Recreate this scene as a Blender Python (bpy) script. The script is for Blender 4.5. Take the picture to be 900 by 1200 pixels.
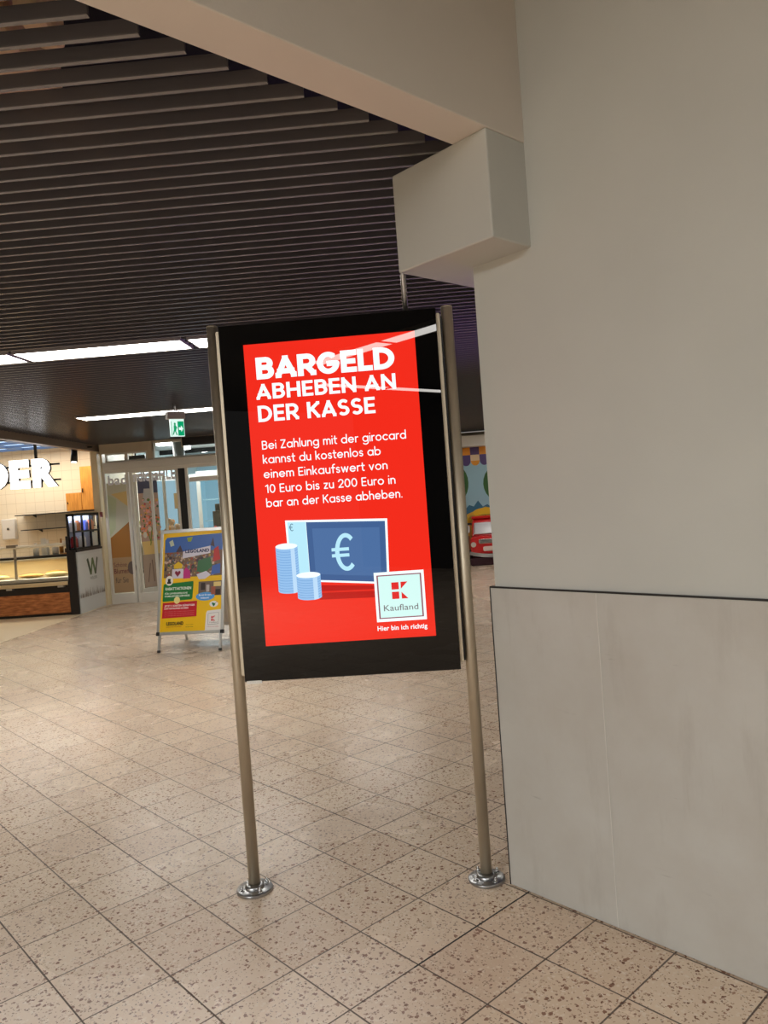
import bpy, bmesh, math, random
from mathutils import Vector, Matrix
for o in list(bpy.data.objects): bpy.data.objects.remove(o, do_unlink=True)
sc = bpy.context.scene
COL = sc.collection
R = random.Random(7)
PI = math.pi
S2 = math.sqrt(.5)
CEIL = 2.90            # underside of the baffle ceiling
HIGH = 3.60            # ceiling on the near side of the beam
TILE_LOC = (-.537806, 2.529581, 0)     # origin of the floor tile grid; the grid is turned by 45 degrees
def tile2w(x, y): return ((x-y)*S2+TILE_LOC[0], (x+y)*S2+TILE_LOC[1])

# ------------------------------------------------------------------ camera
cd = bpy.data.cameras.new('camera'); cam = bpy.data.objects.new('camera', cd); COL.objects.link(cam)
cd.sensor_fit = 'VERTICAL'; cd.sensor_height = 36; cd.sensor_width = 36; cd.lens = 26.794
cd.clip_start = .05; cd.clip_end = 100
Mx = Matrix(((0.996324, 0.07176, 0.046781), (0.045335, 0.021649, -0.998737), (-0.072682, 0.997187, 0.018317))).to_4x4()
Mx.translation = (0, 0, 1.572); cam.matrix_world = Mx
sc.camera = cam

# ------------------------------------------------------------------ world, exposure
w = bpy.data.worlds.new('world'); sc.world = w; w.use_nodes = True
w.node_tree.nodes['Background'].inputs[0].default_value = (1, .96, .9, 1)
w.node_tree.nodes['Background'].inputs[1].default_value = .25
sc.view_settings.view_transform = 'Standard'; sc.view_settings.look = 'None'
sc.view_settings.gamma = 1; sc.view_settings.use_curve_mapping = False
sc.view_settings.exposure = 0.0
# strengths of what gives off light
E_MALL = 22.0; E_HALL = 22.0; E_BAKERY = 46; E_SHOP = 20.0
def lamp(name, kind, loc, energy, color, size=.1, rot=(0, 0, 0), size_y=None, spot=None):
    l = bpy.data.lights.new(name, kind); l.energy = energy; l.color = color
    if kind == 'AREA':
        l.size = size
        if size_y: l.shape = 'RECTANGLE'; l.size_y = size_y
    else: l.shadow_soft_size = size
    if spot: l.spot_size = spot; l.spot_blend = .6
    o = bpy.data.objects.new(name, l); COL.objects.link(o); o.location = loc; o.rotation_euler = rot
    return o
lamp('hall_fill', 'AREA', (-4.5, -4.5, 3.5), 830, (.96, .99, 1), 2.6, size_y=3.0)  # added unseen lamp, brightens wall and floor from the hall side
lamp('bakery_fill', 'AREA', (-7.3, 14.3, 3.0), E_BAKERY, (1, .84, .64), 2.4, size_y=.5)  # added unseen area lamp, lights the bakery wall and shelves from above
lamp('assumed_cabinet_lamp', 'AREA', (-5.85, 12.98, 1.655), 4, (.9, .94, 1), .08, size_y=.9)  # assumed unseen lamp, brightens the inside of the glass cabinet
lamp('assumed_case_lamp', 'AREA', (-7.3, 12.68, .92), 14, (1, .86, .62), 2.6, size_y=.12)  # assumed lamp, not visible, for the lit inside of the display case
lamp('bakery_front_fill', 'AREA', (-7.3, 11.2, 3.0), 9, (1, .92, .8), 2.4, size_y=.5)  # added unseen lamp, weak extra light from in front of the bakery
lamp('shop_fill', 'AREA', (-4.2, 16.6, 2.86), 150, (.85, .95, 1), 2.2, size_y=3)  # added unseen lamp, brightens the shop interior besides the round downlights
lamp('assumed_purple_lamp', 'SPOT', (1.9, 5.2, .9), 190, (.45, .22, 1), .2, (0, math.radians(-24), 0), spot=math.radians(110))  # assumed unseen source, tints the ceiling slats purple from behind the right wall
bpy.data.objects['assumed_purple_lamp'].rotation_euler = (math.radians(176), math.radians(-30), 0)

# ------------------------------------------------------------------ materials
def mat(name, col, rough=.5, metal=0, emit=None, es=0, coat=0, spec=.5, noise=0, nscale=8, ncol=None, bump=0, bscale=60, stretch=None, alpha=1, trans=0, ior=1.45):
    m = bpy.data.materials.new(name); m.use_nodes = True
    nt = m.node_tree; b = nt.nodes['Principled BSDF']
    b.inputs['Base Color'].default_value = (*col, 1); b.inputs['Roughness'].default_value = rough
    b.inputs['Metallic'].default_value = metal; b.inputs['Specular IOR Level'].default_value = spec
    b.inputs['IOR'].default_value = ior
    if coat: b.inputs['Coat Weight'].default_value = coat; b.inputs['Coat Roughness'].default_value = .03
    if emit: b.inputs['Emission Color'].default_value = (*emit, 1); b.inputs['Emission Strength'].default_value = es
    if trans: b.inputs['Transmission Weight'].default_value = trans
    if alpha < 1: b.inputs['Alpha'].default_value = alpha
    if noise or bump:
        tc = nt.nodes.new('ShaderNodeTexCoord'); mp = nt.nodes.new('ShaderNodeMapping')
        nt.links.new(tc.outputs['Object'], mp.inputs[0])
        if stretch: mp.inputs['Scale'].default_value = stretch
    if noise:
        n = nt.nodes.new('ShaderNodeTexNoise'); n.inputs['Scale'].default_value = nscale; n.inputs['Detail'].default_value = 5
        nt.links.new(mp.outputs[0], n.inputs['Vector'])
        r = nt.nodes.new('ShaderNodeValToRGB'); c2 = ncol or tuple(c*(1-noise) for c in col)
        r.color_ramp.elements[0].position = .3; r.color_ramp.elements[1].position = .7
        r.color_ramp.elements[0].color = (*c2, 1); r.color_ramp.elements[1].color = (*col, 1)
        nt.links.new(n.outputs['Fac'], r.inputs[0]); nt.links.new(r.outputs[0], b.inputs['Base Color'])
    if bump:
        n2 = nt.nodes.new('ShaderNodeTexNoise'); n2.inputs['Scale'].default_value = bscale
        nt.links.new(mp.outputs[0], n2.inputs['Vector'])
        bp = nt.nodes.new('ShaderNodeBump'); bp.inputs['Strength'].default_value = bump; bp.inputs['Distance'].default_value = .002
        nt.links.new(n2.outputs['Fac'], bp.inputs['Height']); nt.links.new(bp.outputs[0], b.inputs['Normal'])
    return m
def srgb(r, g, b):
    f = lambda c: (c/255/12.92 if c <= 10.3 else ((c/255+.055)/1.055)**2.4)
    return (f(r), f(g), f(b))
def emis(name, c, s=1.0, rough=.05, k=.5):   # a lit surface behind glass (screen pixel colours) or a diffuser
    return mat(name, tuple(x*.02 for x in c), rough=rough, emit=c, es=s, spec=k)

def terrazzo():
    m = bpy.data.materials.new('terrazzo_tiles'); m.use_nodes = True
    nt = m.node_tree; N = nt.nodes; L = nt.links; b = N['Principled BSDF']
    tc = N.new('ShaderNodeTexCoord'); sp = N.new('ShaderNodeSeparateXYZ'); L.new(tc.outputs['Object'], sp.inputs[0])
    def math_(op, a, c=None, d=None):
        n = N.new('ShaderNodeMath'); n.operation = op
        for i, v in enumerate((a, c, d)):
            if v is None: continue
            if isinstance(v, (int, float)): n.inputs[i].default_value = v
            else: L.new(v, n.inputs[i])
        return n.outputs[0]
    def mix(f, a, c):
        n = N.new('ShaderNodeMix'); n.data_type = 'RGBA'
        for i, v in ((0, f), (6, a), (7, c)):
            if isinstance(v, (int, float)): n.inputs[i].default_value = v
            elif isinstance(v, tuple): n.inputs[i].default_value = (*v, 1)
            else: L.new(v, n.inputs[i])
        return n.outputs[2]
    X, Y = sp.outputs[0], sp.outputs[1]
    dx = math_('PINGPONG', X, .15); dy = math_('PINGPONG', Y, .15)
    wob = N.new('ShaderNodeTexNoise'); wob.inputs['Scale'].default_value = 9; L.new(tc.outputs['Object'], wob.inputs['Vector'])
    wd = math_('MULTIPLY_ADD', wob.outputs['Fac'], .0024, .0017)
    gx = math_('LESS_THAN', dx, wd); gy = math_('LESS_THAN', dy, wd)
    joint = math_('LESS_THAN', math_('ABSOLUTE', math_('ADD', Y, .3)), .0036)      # the wider black movement joint
    jx = math_('GREATER_THAN', X, .28)
    joint = math_('MULTIPLY', joint, jx)
    d2 = math_('LESS_THAN', math_('ABSOLUTE', math_('ADD', X, -.9)), math_('MULTIPLY_ADD', wob.outputs['Fac'], .006, 0))
    d2 = math_('MULTIPLY', d2, math_('GREATER_THAN', Y, .6))
    grout = math_('MAXIMUM', gx, gy)
    # chips
    nz = N.new('ShaderNodeTexNoise'); nz.inputs['Scale'].default_value = 110; L.new(tc.outputs['Object'], nz.inputs['Vector'])
    dis = N.new('ShaderNodeVectorMath'); dis.operation = 'MULTIPLY_ADD'; L.new(nz.outputs['Color'], dis.inputs[0]); dis.inputs[1].default_value = (.016,)*3; L.new(tc.outputs['Object'], dis.inputs[2])
    def chips(scale, rr, thr):
        v = N.new('ShaderNodeTexVoronoi'); v.inputs['Scale'].default_value = scale; L.new(dis.outputs[0], v.inputs['Vector'])
        s = N.new('ShaderNodeSeparateColor'); L.new(v.outputs['Color'], s.inputs[0])
        rad = math_('MULTIPLY', s.outputs[1], rr)
        return math_('MULTIPLY', math_('LESS_THAN', v.outputs['Distance'], rad), math_('GREATER_THAN', s.outputs[0], thr)), s.outputs[2]
    cA, rA = chips(62, .52, .60); cB, rB = chips(115, .55, .42); cC, rC = chips(80, .6, .55)
    rampA = N.new('ShaderNodeValToRGB'); L.new(rA, rampA.inputs[0])
    e = rampA.color_ramp.elements; e[0].color = (*srgb(108, 78, 62), 1); e[1].color = (*srgb(172, 138, 116), 1)
    e2 = rampA.color_ramp.elements.new(.45); e2.color = (*srgb(136, 98, 78), 1)
    base = mix(wob.outputs['Fac'], srgb(214, 190, 163), srgb(228, 208, 183))
    # tile to tile variation
    fl = N.new('ShaderNodeCombineXYZ'); L.new(math_('FLOOR', math_('DIVIDE', X, .3)), fl.inputs[0]); L.new(math_('FLOOR', math_('DIVIDE', Y, .3)), fl.inputs[1])
    wn = N.new('ShaderNodeTexWhiteNoise'); L.new(fl.outputs[0], wn.inputs['Vector'])
    c = mix(math_('MULTIPLY', wn.outputs['Value'], .3), base, srgb(186, 152, 126))
    c = mix(math_('MULTIPLY', cC, .7), c, srgb(226, 210, 190))
    c = mix(math_('MULTIPLY', cB, .75), c, rampA.outputs[0])
    c = mix(cA, c, rampA.outputs[0])
    big = N.new('ShaderNodeTexNoise'); big.inputs['Scale'].default_value = 1.1; big.inputs['Detail'].default_value = 4; L.new(tc.outputs['Object'], big.inputs['Vector'])
    stain = N.new('ShaderNodeMapRange'); stain.inputs[1].default_value = .5; stain.inputs[2].default_value = .8; stain.inputs[4].default_value = .12; L.new(big.outputs['Fac'], stain.inputs[0])
    c = mix(stain.outputs[0], c, srgb(140, 104, 80))
    c = mix(math_('MULTIPLY', grout, .9), c, srgb(70, 54, 44))
    c = mix(math_('MAXIMUM', joint, math_('MULTIPLY', d2, .75)), c, srgb(30, 25, 22))
    L.new(c, b.inputs['Base Color'])
    rg = math_('MAXIMUM', math_('MULTIPLY_ADD', big.outputs['Fac'], .2, .17), .265)
    rg = math_('MAXIMUM', rg, math_('MULTIPLY', grout, .7)); L.new(rg, b.inputs['Roughness'])
    bp = N.new('ShaderNodeBump'); bp.inputs['Strength'].default_value = .35; bp.inputs['Distance'].default_value = .002
    L.new(math_('SUBTRACT', 1, grout), bp.inputs['Height']); L.new(bp.outputs[0], b.inputs['Normal'])
    return m

def wall_tiles(name, c1, c2, s):
    m = bpy.data.materials.new(name); m.use_nodes = True; nt = m.node_tree; b = nt.nodes['Principled BSDF']
    tc = nt.nodes.new('ShaderNodeTexCoord'); mp = nt.nodes.new('ShaderNodeMapping'); nt.links.new(tc.outputs['Object'], mp.inputs[0])
    mp.inputs['Rotation'].default_value = (PI/2, 0, 0)
    br = nt.nodes.new('ShaderNodeTexBrick'); br.offset = 0; br.inputs['Scale'].default_value = 1
    br.inputs['Brick Width'].default_value = s; br.inputs['Row Height'].default_value = s; br.inputs['Mortar Size'].default_value = .004
    br.inputs['Color1'].default_value = (*c1, 1); br.inputs['Color2'].default_value = (*c1, 1); br.inputs['Mortar'].default_value = (*c2, 1)
    nt.links.new(mp.outputs[0], br.inputs['Vector']); nt.links.new(br.outputs['Color'], b.inputs['Base Color'])
    b.inputs['Roughness'].default_value = .3
    return m
def wood(name, c1, c2, scale=3, stretch=(1, 12, 12), rough=.45):
    m = mat(name, c1, rough=rough, noise=.5, nscale=scale, ncol=c2, stretch=stretch); return m
def dirty_panel():
    m = mat('wainscot_panel', srgb(196, 192, 182), rough=.42)
    nt = m.node_tree; N = nt.nodes; L = nt.links; b = N['Principled BSDF']
    tc = N.new('ShaderNodeTexCoord')
    def nz(scale, st, lo, hi):
        mp = N.new('ShaderNodeMapping'); mp.inputs['Scale'].default_value = st; L.new(tc.outputs['Object'], mp.inputs[0])
        n = N.new('ShaderNodeTexNoise'); n.inputs['Scale'].default_value = scale; n.inputs['Detail'].default_value = 7; n.inputs['Roughness'].default_value = .6
        L.new(mp.outputs[0], n.inputs['Vector'])
        r = N.new('ShaderNodeMapRange'); r.inputs[1].default_value = lo; r.inputs[2].default_value = hi; L.new(n.outputs['Fac'], r.inputs[0]); return r.outputs[0]
    def mx(f, a, c, k):
        mu = N.new('ShaderNodeMath'); mu.operation = 'MULTIPLY'; L.new(f, mu.inputs[0]); mu.inputs[1].default_value = k
        n = N.new('ShaderNodeMix'); n.data_type = 'RGBA'; L.new(mu.outputs[0], n.inputs[0])
        if isinstance(a, tuple): n.inputs[6].default_value = (*a, 1)
        else: L.new(a, n.inputs[6])
        n.inputs[7].default_value = (*c, 1); return n.outputs[2]
    c = mx(nz(2.2, (1, 1, 1), .35, .7), srgb(192, 190, 183), srgb(174, 168, 158), .7)
    c = mx(nz(4, (1, 2.5, .5), .55, .8), c, srgb(150, 143, 132), .38)
    c = mx(nz(5, (1, 1, 7), .68, .76), c, srgb(120, 112, 104), .45)
    c = mx(nz(14, (1, 5, .35), .66, .8), c, srgb(160, 148, 126), .3)
    L.new(c, b.inputs['Base Color'])
    return m

M = {}
M['floor'] = terrazzo()
M['wall'] = mat('painted_wall', srgb(194, 195, 188), rough=.6, noise=.05, nscale=3, bump=.12, bscale=140)
M['panel'] = dirty_panel()
M['beam'] = mat('painted_concrete', srgb(214, 207, 196), rough=.65, noise=.04, nscale=3, bump=.15, bscale=90)
M['white_paint'] = mat('white_paint', srgb(225, 220, 210), rough=.6)
M['beige'] = mat('beige_paint', srgb(206, 190, 164), rough=.5, noise=.05)
M['black_strip'] = mat('black_rubber', (.015, .014, .013), rough=.5)
M['baffle'] = mat('dark_metal_baffle', srgb(78, 75, 77), rough=.3, spec=.7)
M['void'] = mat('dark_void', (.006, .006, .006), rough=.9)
M['duct'] = mat('duct_insulation', srgb(220, 190, 155), rough=.8)
M['steel'] = mat('brushed_steel', srgb(206, 194, 172), rough=.5, metal=.88, noise=.12, nscale=30, stretch=(30, 30, .4))
M['steel2'] = mat('bright_steel', srgb(170, 170, 170), rough=.34, metal=1)
M['chrome'] = mat('chrome', srgb(200, 200, 200), rough=.25, metal=1)
M['alu'] = mat('anodised_aluminium', srgb(205, 205, 202), rough=.35, metal=.9)
M['alu_white'] = mat('pale_aluminium_frame', srgb(222, 216, 204), rough=.4)
M['gloss_black'] = mat('black_glass', (.002, .002, .0022), rough=.008, spec=.38)
M['black'] = mat('black_plastic', (.012, .012, .012), rough=.4)
M['dark'] = mat('dark_lacquer', srgb(38, 34, 34), rough=.35)
def thin_glass(name, tint, refl):
    m = bpy.data.materials.new(name); m.use_nodes = True; nt = m.node_tree; nt.nodes.clear()
    o = nt.nodes.new('ShaderNodeOutputMaterial'); t = nt.nodes.new('ShaderNodeBsdfTransparent'); g = nt.nodes.new('ShaderNodeBsdfGlossy')
    t.inputs[0].default_value = (*tint, 1); g.inputs['Roughness'].default_value = .02
    lw = nt.nodes.new('ShaderNodeLayerWeight'); lw.inputs[0].default_value = .5
    pw = nt.nodes.new('ShaderNodeMath'); pw.operation = 'POWER'; nt.links.new(lw.outputs['Facing'], pw.inputs[0]); pw.inputs[1].default_value = 5
    f = nt.nodes.new('ShaderNodeMath'); f.operation = 'MULTIPLY_ADD'; nt.links.new(pw.outputs[0], f.inputs[0]); f.inputs[1].default_value = .6; f.inputs[2].default_value = refl
    x = nt.nodes.new('ShaderNodeMixShader'); nt.links.new(f.outputs[0], x.inputs[0]); nt.links.new(t.outputs[0], x.inputs[1]); nt.links.new(g.outputs[0], x.inputs[2])
    nt.links.new(x.outputs[0], o.inputs[0]); return m
M['glass'] = thin_glass('clear_glass', (.97, .985, .98), .03)
M['lamp'] = emis('lamp_diffuser', (1, .97, .92), E_MALL, rough=.4)
M['hall_lamp'] = emis('hall_lamp_diffuser', (1, .96, .9), E_HALL, rough=.4)
M['shop_lamp'] = emis('shop_lamp_diffuser', (1, .98, .95), E_SHOP, rough=.4)
M['letter'] = emis('lit_letter_face', (1, .98, .96), 4.0, rough=.3)
# colours on the lit display
D = {}
def emis(name, c, s=1.0, rough=.008, k=.38): return mat(name, tuple(x*.02 for x in c), rough=rough, emit=c, es=s, spec=k)
D['red'] = emis('display_red', srgb(243, 44, 28), 1.0)
D['white'] = emis('display_white', srgb(238, 252, 255), 1.1)
D['dred'] = emis('display_dark_red', srgb(190, 14, 10), 1.0)
D['lred'] = emis('display_mid_red', srgb(222, 36, 24), 1.0)
D['cyan'] = emis('display_pale_cyan', srgb(186, 236, 252), 1.0)
D['blue'] = emis('display_blue', srgb(78, 112, 162), 1.0)
D['blue2'] = emis('display_blue_edge', srgb(66, 98, 148), 1.0)
D['coin'] = emis('display_coin', srgb(150, 194, 238), 1.0)
D['coin2'] = emis('display_coin_line', srgb(122, 168, 220), 1.0)
D['coin3'] = emis('display_coin_shine', srgb(190, 222, 250), 1.0)
D['grey'] = emis('display_grey', srgb(120, 116, 120), 1.0)
D['mint'] = emis('display_mint', srgb(214, 252, 246), 1.0)
D['frame'] = emis('display_frame_mauve', srgb(150, 86, 100), 1.0)
D['eurs'] = emis('display_slate', srgb(70, 104, 130), 1.0)
_pm = {}
def ink(r, g, b):                       # printed colour
    k = (r, g, b)
    if k not in _pm: _pm[k] = mat('printed_ink_%02x%02x%02x' % k, srgb(*k), rough=.35)
    return _pm[k]

# ------------------------------------------------------------------ mesh tools
class MB:
    def __init__(s): s.bm = bmesh.new()
    def _v(s, pts): return [s.bm.verts.new(p) for p in pts]
    def face(s, pts, mi=0):
        f = s.bm.faces.new(s._v(pts)); f.material_index = mi; return f
    def hexa(s, p, mi=0):                # 8 points: bottom ring then top ring
        v = s._v(p)
        for q in ((3, 2, 1, 0), (4, 5, 6, 7), (0, 1, 5, 4), (1, 2, 6, 5), (2, 3, 7, 6), (3, 0, 4, 7)):
            f = s.bm.faces.new([v[i] for i in q]); f.material_index = mi
        return s
    def box(s, x0, x1, y0, y1, z0, z1, mi=0):
        return s.hexa([(x0, y0, z0), (x1, y0, z0), (x1, y1, z0), (x0, y1, z0), (x0, y0, z1), (x1, y0, z1), (x1, y1, z1), (x0, y1, z1)], mi)
    def prism(s, poly, a, b, axis='y', mi=0):   # poly in the plane across the axis, extruded a..b
        def P(u, v, t): return {'y': (u, t, v), 'x': (t, u, v), 'z': (u, v, t)}[axis]
        A = s._v([P(u, v, a) for u, v in poly]); B = s._v([P(u, v, b) for u, v in poly]); n = len(poly)
        f = s.bm.faces.new(A); f.material_index = mi; f = s.bm.faces.new(B[::-1]); f.material_index = mi
        for i in range(n):
            f = s.bm.faces.new((A[i], B[i], B[(i+1) % n], A[(i+1) % n])); f.material_index = mi
        return s
    def cyl(s, p0, p1, r, r1=None, n=24, mi=0):
        p0 = Vector(p0); p1 = Vector(p1); d = (p1-p0).normalized(); a = d.orthogonal().normalized(); b = d.cross(a); r1 = r if r1 is None else r1
        A = s._v([p0+(a*math.cos(t)+b*math.sin(t))*r for t in [2*PI*i/n for i in range(n)]])
        B = s._v([p1+(a*math.cos(t)+b*math.sin(t))*r1 for t in [2*PI*i/n for i in range(n)]])
        f = s.bm.faces.new(A[::-1]); f.material_index = mi; f = s.bm.faces.new(B); f.material_index = mi
        for i in range(n):
            f = s.bm.faces.new((A[i], A[(i+1) % n], B[(i+1) % n], B[i])); f.material_index = mi; f.smooth = True
        return s
    def lathe(s, prof, c=(0, 0, 0), n=28, mi=0):
        rings = []
        for r, z in prof:
            if r < 1e-6: rings.append(s._v([(c[0], c[1], c[2]+z)]))
            else: rings.append(s._v([(c[0]+r*math.cos(2*PI*i/n), c[1]+r*math.sin(2*PI*i/n), c[2]+z) for i in range(n)]))
        for A, B in zip(rings, rings[1:]):
            for i in range(n):
                j = (i+1) % n
                if len(A) == 1 and len(B) == 1: continue
                if len(A) == 1: f = s.bm.faces.new((A[0], B[j], B[i]))
                elif len(B) == 1: f = s.bm.faces.new((A[i], A[j], B[0]))
                else: f = s.bm.faces.new((A[i], A[j], B[j], B[i]))
                f.material_index = mi; f.smooth = True
        return s
    def ball(s, c, r, mi=0, u=12, v=8):
        rx, ry, rz = r if isinstance(r, tuple) else (r, r, r)
        g = bmesh.ops.create_uvsphere(s.bm, u_segments=u, v_segments=v, radius=1, matrix=Matrix.Translation(c) @ Matrix.Diagonal((rx, ry, rz, 1)))
        for vv in g['verts']:
            for f in vv.link_faces: f.material_index = mi; f.smooth = True
        return s
    def build(s, name, mats, parent=None, bevel=0, loc=None, recalc=True, rotz=None, seg=2):
        if recalc: bmesh.ops.recalc_face_normals(s.bm, faces=s.bm.faces)
        me = bpy.data.meshes.new(name); s.bm.to_mesh(me); s.bm.free()
        for m in (mats if isinstance(mats, (list, tuple)) else [mats]): me.materials.append(m)
        o = bpy.data.objects.new(name, me); COL.objects.link(o)
        if parent: o.parent = parent
        if loc: o.location = loc
        if rotz: o.rotation_euler[2] = rotz
        if bevel:
            md = o.modifiers.new('bevel', 'BEVEL'); md.width = bevel; md.segments = seg; md.limit_method = 'ANGLE'; md.angle_limit = math.radians(40)
        return o
def thing(name, label, cat, loc=(0, 0, 0), rotz=0, group=None):
    o = bpy.data.objects.new(name, None); COL.objects.link(o); o.location = loc; o.rotation_euler = (0, 0, rotz); o.empty_display_size = .1
    o['label'] = label; o['category'] = cat
    if group: o['group'] = group
    return o
def tag(o, label, cat, group=None):
    o['label'] = label; o['category'] = cat
    if group: o['group'] = group
    return o
def struct(o): o['kind'] = 'structure'; return o
def copy_thing(o, loc, label=None):
    c = o.copy(); COL.objects.link(c); c.location = loc
    if label: c['label'] = label
    for ch in list(o.children):
        d = ch.copy(); COL.objects.link(d); d.parent = c
        for g in list(ch.children):
            e = g.copy(); COL.objects.link(e); e.parent = d
    return c

# flat graphics on a plane: O origin, U right, V up, N outwards; k = tiny layer offset
class Plane:
    def __init__(s, O, U=(1, 0, 0), V=(0, 0, 1), N=(0, -1, 0)): s.O, s.U, s.V, s.N = Vector(O), Vector(U), Vector(V), Vector(N)
    def p(s, u, v, k=0): return s.O+s.U*u+s.V*v+s.N*(k*.0005)
    def polys(s, name, polys, m, parent, k=1):
        b = MB(); mats = m if isinstance(m, list) else [m]; kk = k-.12*min(1, len(polys)-1)
        for pl in polys:
            mi = 0
            if isinstance(pl, tuple) and isinstance(pl[0], int): mi, pl = pl
            kk += .12; f = b.face([s.p(u, v, kk) for u, v in pl], mi)
            f.normal_update()
            if f.normal.dot(s.N) < 0: f.normal_flip()
        return b.build(name, mats, parent, recalc=False)
    def text(s, name, body, m, parent, x0, x1, base, cap, k=2, bold=0, mirror=False):
        me = glyphs(body, bold)
        xs = [v.co.x for v in me.vertices]; a, c = min(xs), max(xs)
        sx = (x1-x0)/(c-a); sy = cap/CAP
        for v in me.vertices:
            u = (v.co.x-a)*sx
            if mirror: u = (x1-x0)-u
            v.co = s.p(x0+u, base+v.co.y*sy, k)
        me.update()
        if me.polygons and me.polygons[0].normal.dot(s.N) < 0: me.flip_normals()
        me.materials.append(m)
        o = bpy.data.objects.new(name, me); COL.objects.link(o)
        if parent: o.parent = parent
        return o
def glyphs(body, bold=0, extrude=0):
    cu = bpy.data.curves.new('t', 'FONT'); cu.body = body; cu.offset = bold; cu.resolution_u = 4; cu.extrude = extrude
    cu.space_character = 1+bold*1.6
    o = bpy.data.objects.new('t', cu); COL.objects.link(o)
    dg = bpy.context.evaluated_depsgraph_get(); dg.update()
    me = bpy.data.meshes.new_from_object(o.evaluated_get(dg)); me.name = 'lettering'
    me.materials.clear()
    bpy.data.objects.remove(o); bpy.data.curves.remove(cu)
    return me
_h = glyphs('H'); CAP = max(v.co.y for v in _h.vertices)
# a monoline geometric alphabet for the display: strokes on a cap height of 1, h = half the stroke width
def _arc(cx, cy, rx, ry, a0, a1, n=14): return [(cx+rx*math.cos(math.radians(a0+(a1-a0)*i/n)), cy+ry*math.sin(math.radians(a0+(a1-a0)*i/n))) for i in range(n+1)]
def strokes(ch, h, W=1.0):
    lo, hi, xh = h, 1-h, .70-h; mid = .5
    def cap(x): return x*W
    r = xh/2-lo/2; xc = h+r; ym = (xh+lo)/2; xr = h+2*r
    bowl = _arc(xc, ym, r, r, 0, 360, 24)
    if ch == ' ': return [], .27
    if ch == 'A': w = cap(.76); k = .30; return [[(h, lo-.0), (w/2, hi)], [(w/2, hi), (w-h, lo)], [(h+(w/2-h)*(k-lo)/(hi-lo), k), (w-h-(w/2-h)*(k-lo)/(hi-lo), k)]], w
    if ch == 'B': w = cap(.64); m = .53; ra = (hi-m)/2; rb = (m-lo)/2; return [[(h, lo), (h, hi), (w-h-ra-.03, hi)]+_arc(w-h-ra-.03, m+ra, ra, ra, 90, -90)+[(h, m)], [(w-h-rb, m)]+_arc(w-h-rb, lo+rb, rb, rb, 90, -90)+[(h, lo)]], w
    if ch == 'D': w = cap(.74); rx = w*.5; return [[(h, lo), (h, hi), (w-h-rx, hi)]+_arc(w-h-rx, .5, rx, .5-h, 90, -90)+[(h, lo)]], w
    if ch == 'E': w = cap(.56); return [[(w-h, hi), (h, hi), (h, lo), (w-h, lo)], [(h, mid), (w-h-.04, mid)]], w
    if ch == 'G': w = cap(.80); return [_arc(w/2, .5, w/2-h, .5-h, 48, 345, 26)+[(w-h, .47), (w*.56, .47)]], w
    if ch == 'H': w = cap(.72); return [[(h, lo), (h, hi)], [(w-h, lo), (w-h, hi)], [(h, mid), (w-h, mid)]], w
    if ch == 'K': w = cap(.66); return [[(h, lo), (h, hi)], [(w-h, hi), (h, .42)], [(w*.40, .56), (w-h, lo)]], w
    if ch == 'L': w = cap(.52); return [[(h, hi), (h, lo), (w-h, lo)]], w
    if ch == 'N': w = cap(.74); return [[(h, lo), (h, hi), (w-h, lo), (w-h, hi)]], w
    if ch == 'R': w = cap(.66); m = .44; ra = (hi-m)/2; return [[(h, lo), (h, hi), (w-h-ra-.01, hi)]+_arc(w-h-ra-.01, m+ra, ra, ra, 90, -90)+[(h, m)], [(w*.50, m), (w-h, lo)]], w
    if ch == 'S': w = cap(.60); ra = (hi-.51)/2; rb = (.51-lo)/2; return [_arc(w/2, .51+ra, w/2-h-.01, ra, 35, 270, 16)+_arc(w/2, lo+rb, w/2-h, rb, 90, -145, 16)], w
    if ch == 'Z': w = cap(.62); return [[(h, hi), (w-h, hi), (h, lo), (w-h, lo)]], w
    if ch == '1': w = .38; return [[(h, .80), (w-h-.02, hi), (w-h-.02, lo)]], w
    if ch == '2': w = .60; return [_arc(w/2, hi-.25, w/2-h, .25, 170, -38, 16)+[(h, lo), (w-h, lo)]], w
    if ch == '0': w = .66; return [_arc(w/2, .5, w/2-h, .5-h, 0, 360, 26)], w
    if ch in 'adgqb':
        w = xr+h
        if ch == 'b': return [bowl, [(h, lo), (h, 1.06-h)]], w
        if ch == 'd': return [bowl, [(xr, lo), (xr, 1.06-h)]], w
        if ch == 'a': return [bowl, [(xr, lo), (xr, xh)]], w
        if ch == 'g': return [bowl, [(xr, xh), (xr, -.05)]+_arc(xc, -.06, r, .20, 0, -150, 12)], w
    if ch == 'o': return [bowl], xr+h
    if ch == 'c': return [_arc(xc, ym, r, r, 45, 315, 20)], xr+h-.08
    if ch == 'e': return [[(h+.02, ym), (xr, ym)]+_arc(xc, ym, r, r, 0, 318, 22)], xr+h
    if ch == 'f': return [[(.18, lo), (.18, .84)]+_arc(.36, .84, .18, .20-h*.5, 180, 80, 8), [(h*.5, xh), (.38, xh)]], .40
    if ch == 'h': w = .56; q = w/2-h; return [[(h, lo), (h, 1.06-h)], _arc(w/2, xh-q, q, q, 180, 0, 12)+[(w-h, lo)]], w
    if ch == 'n': w = .56; q = w/2-h; return [[(h, lo), (h, xh)], _arc(w/2, xh-q, q, q, 180, 0, 12)+[(w-h, lo)]], w
    if ch == 'm': w = .88; q = (w/2-h)/2; return [[(h, lo), (h, xh)], _arc(h+q, xh-q, q, q, 180, 0, 12)+[(w/2, lo)], _arc(w/2+q, xh-q, q, q, 180, 0, 12)+[(w-h, lo)]], w
    if ch == 'u': w = .56; q = w/2-h; return [[(w-h, lo), (w-h, xh)], [(h, xh)]+_arc(w/2, lo+q, q, q, 180, 360, 12)], w
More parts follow.
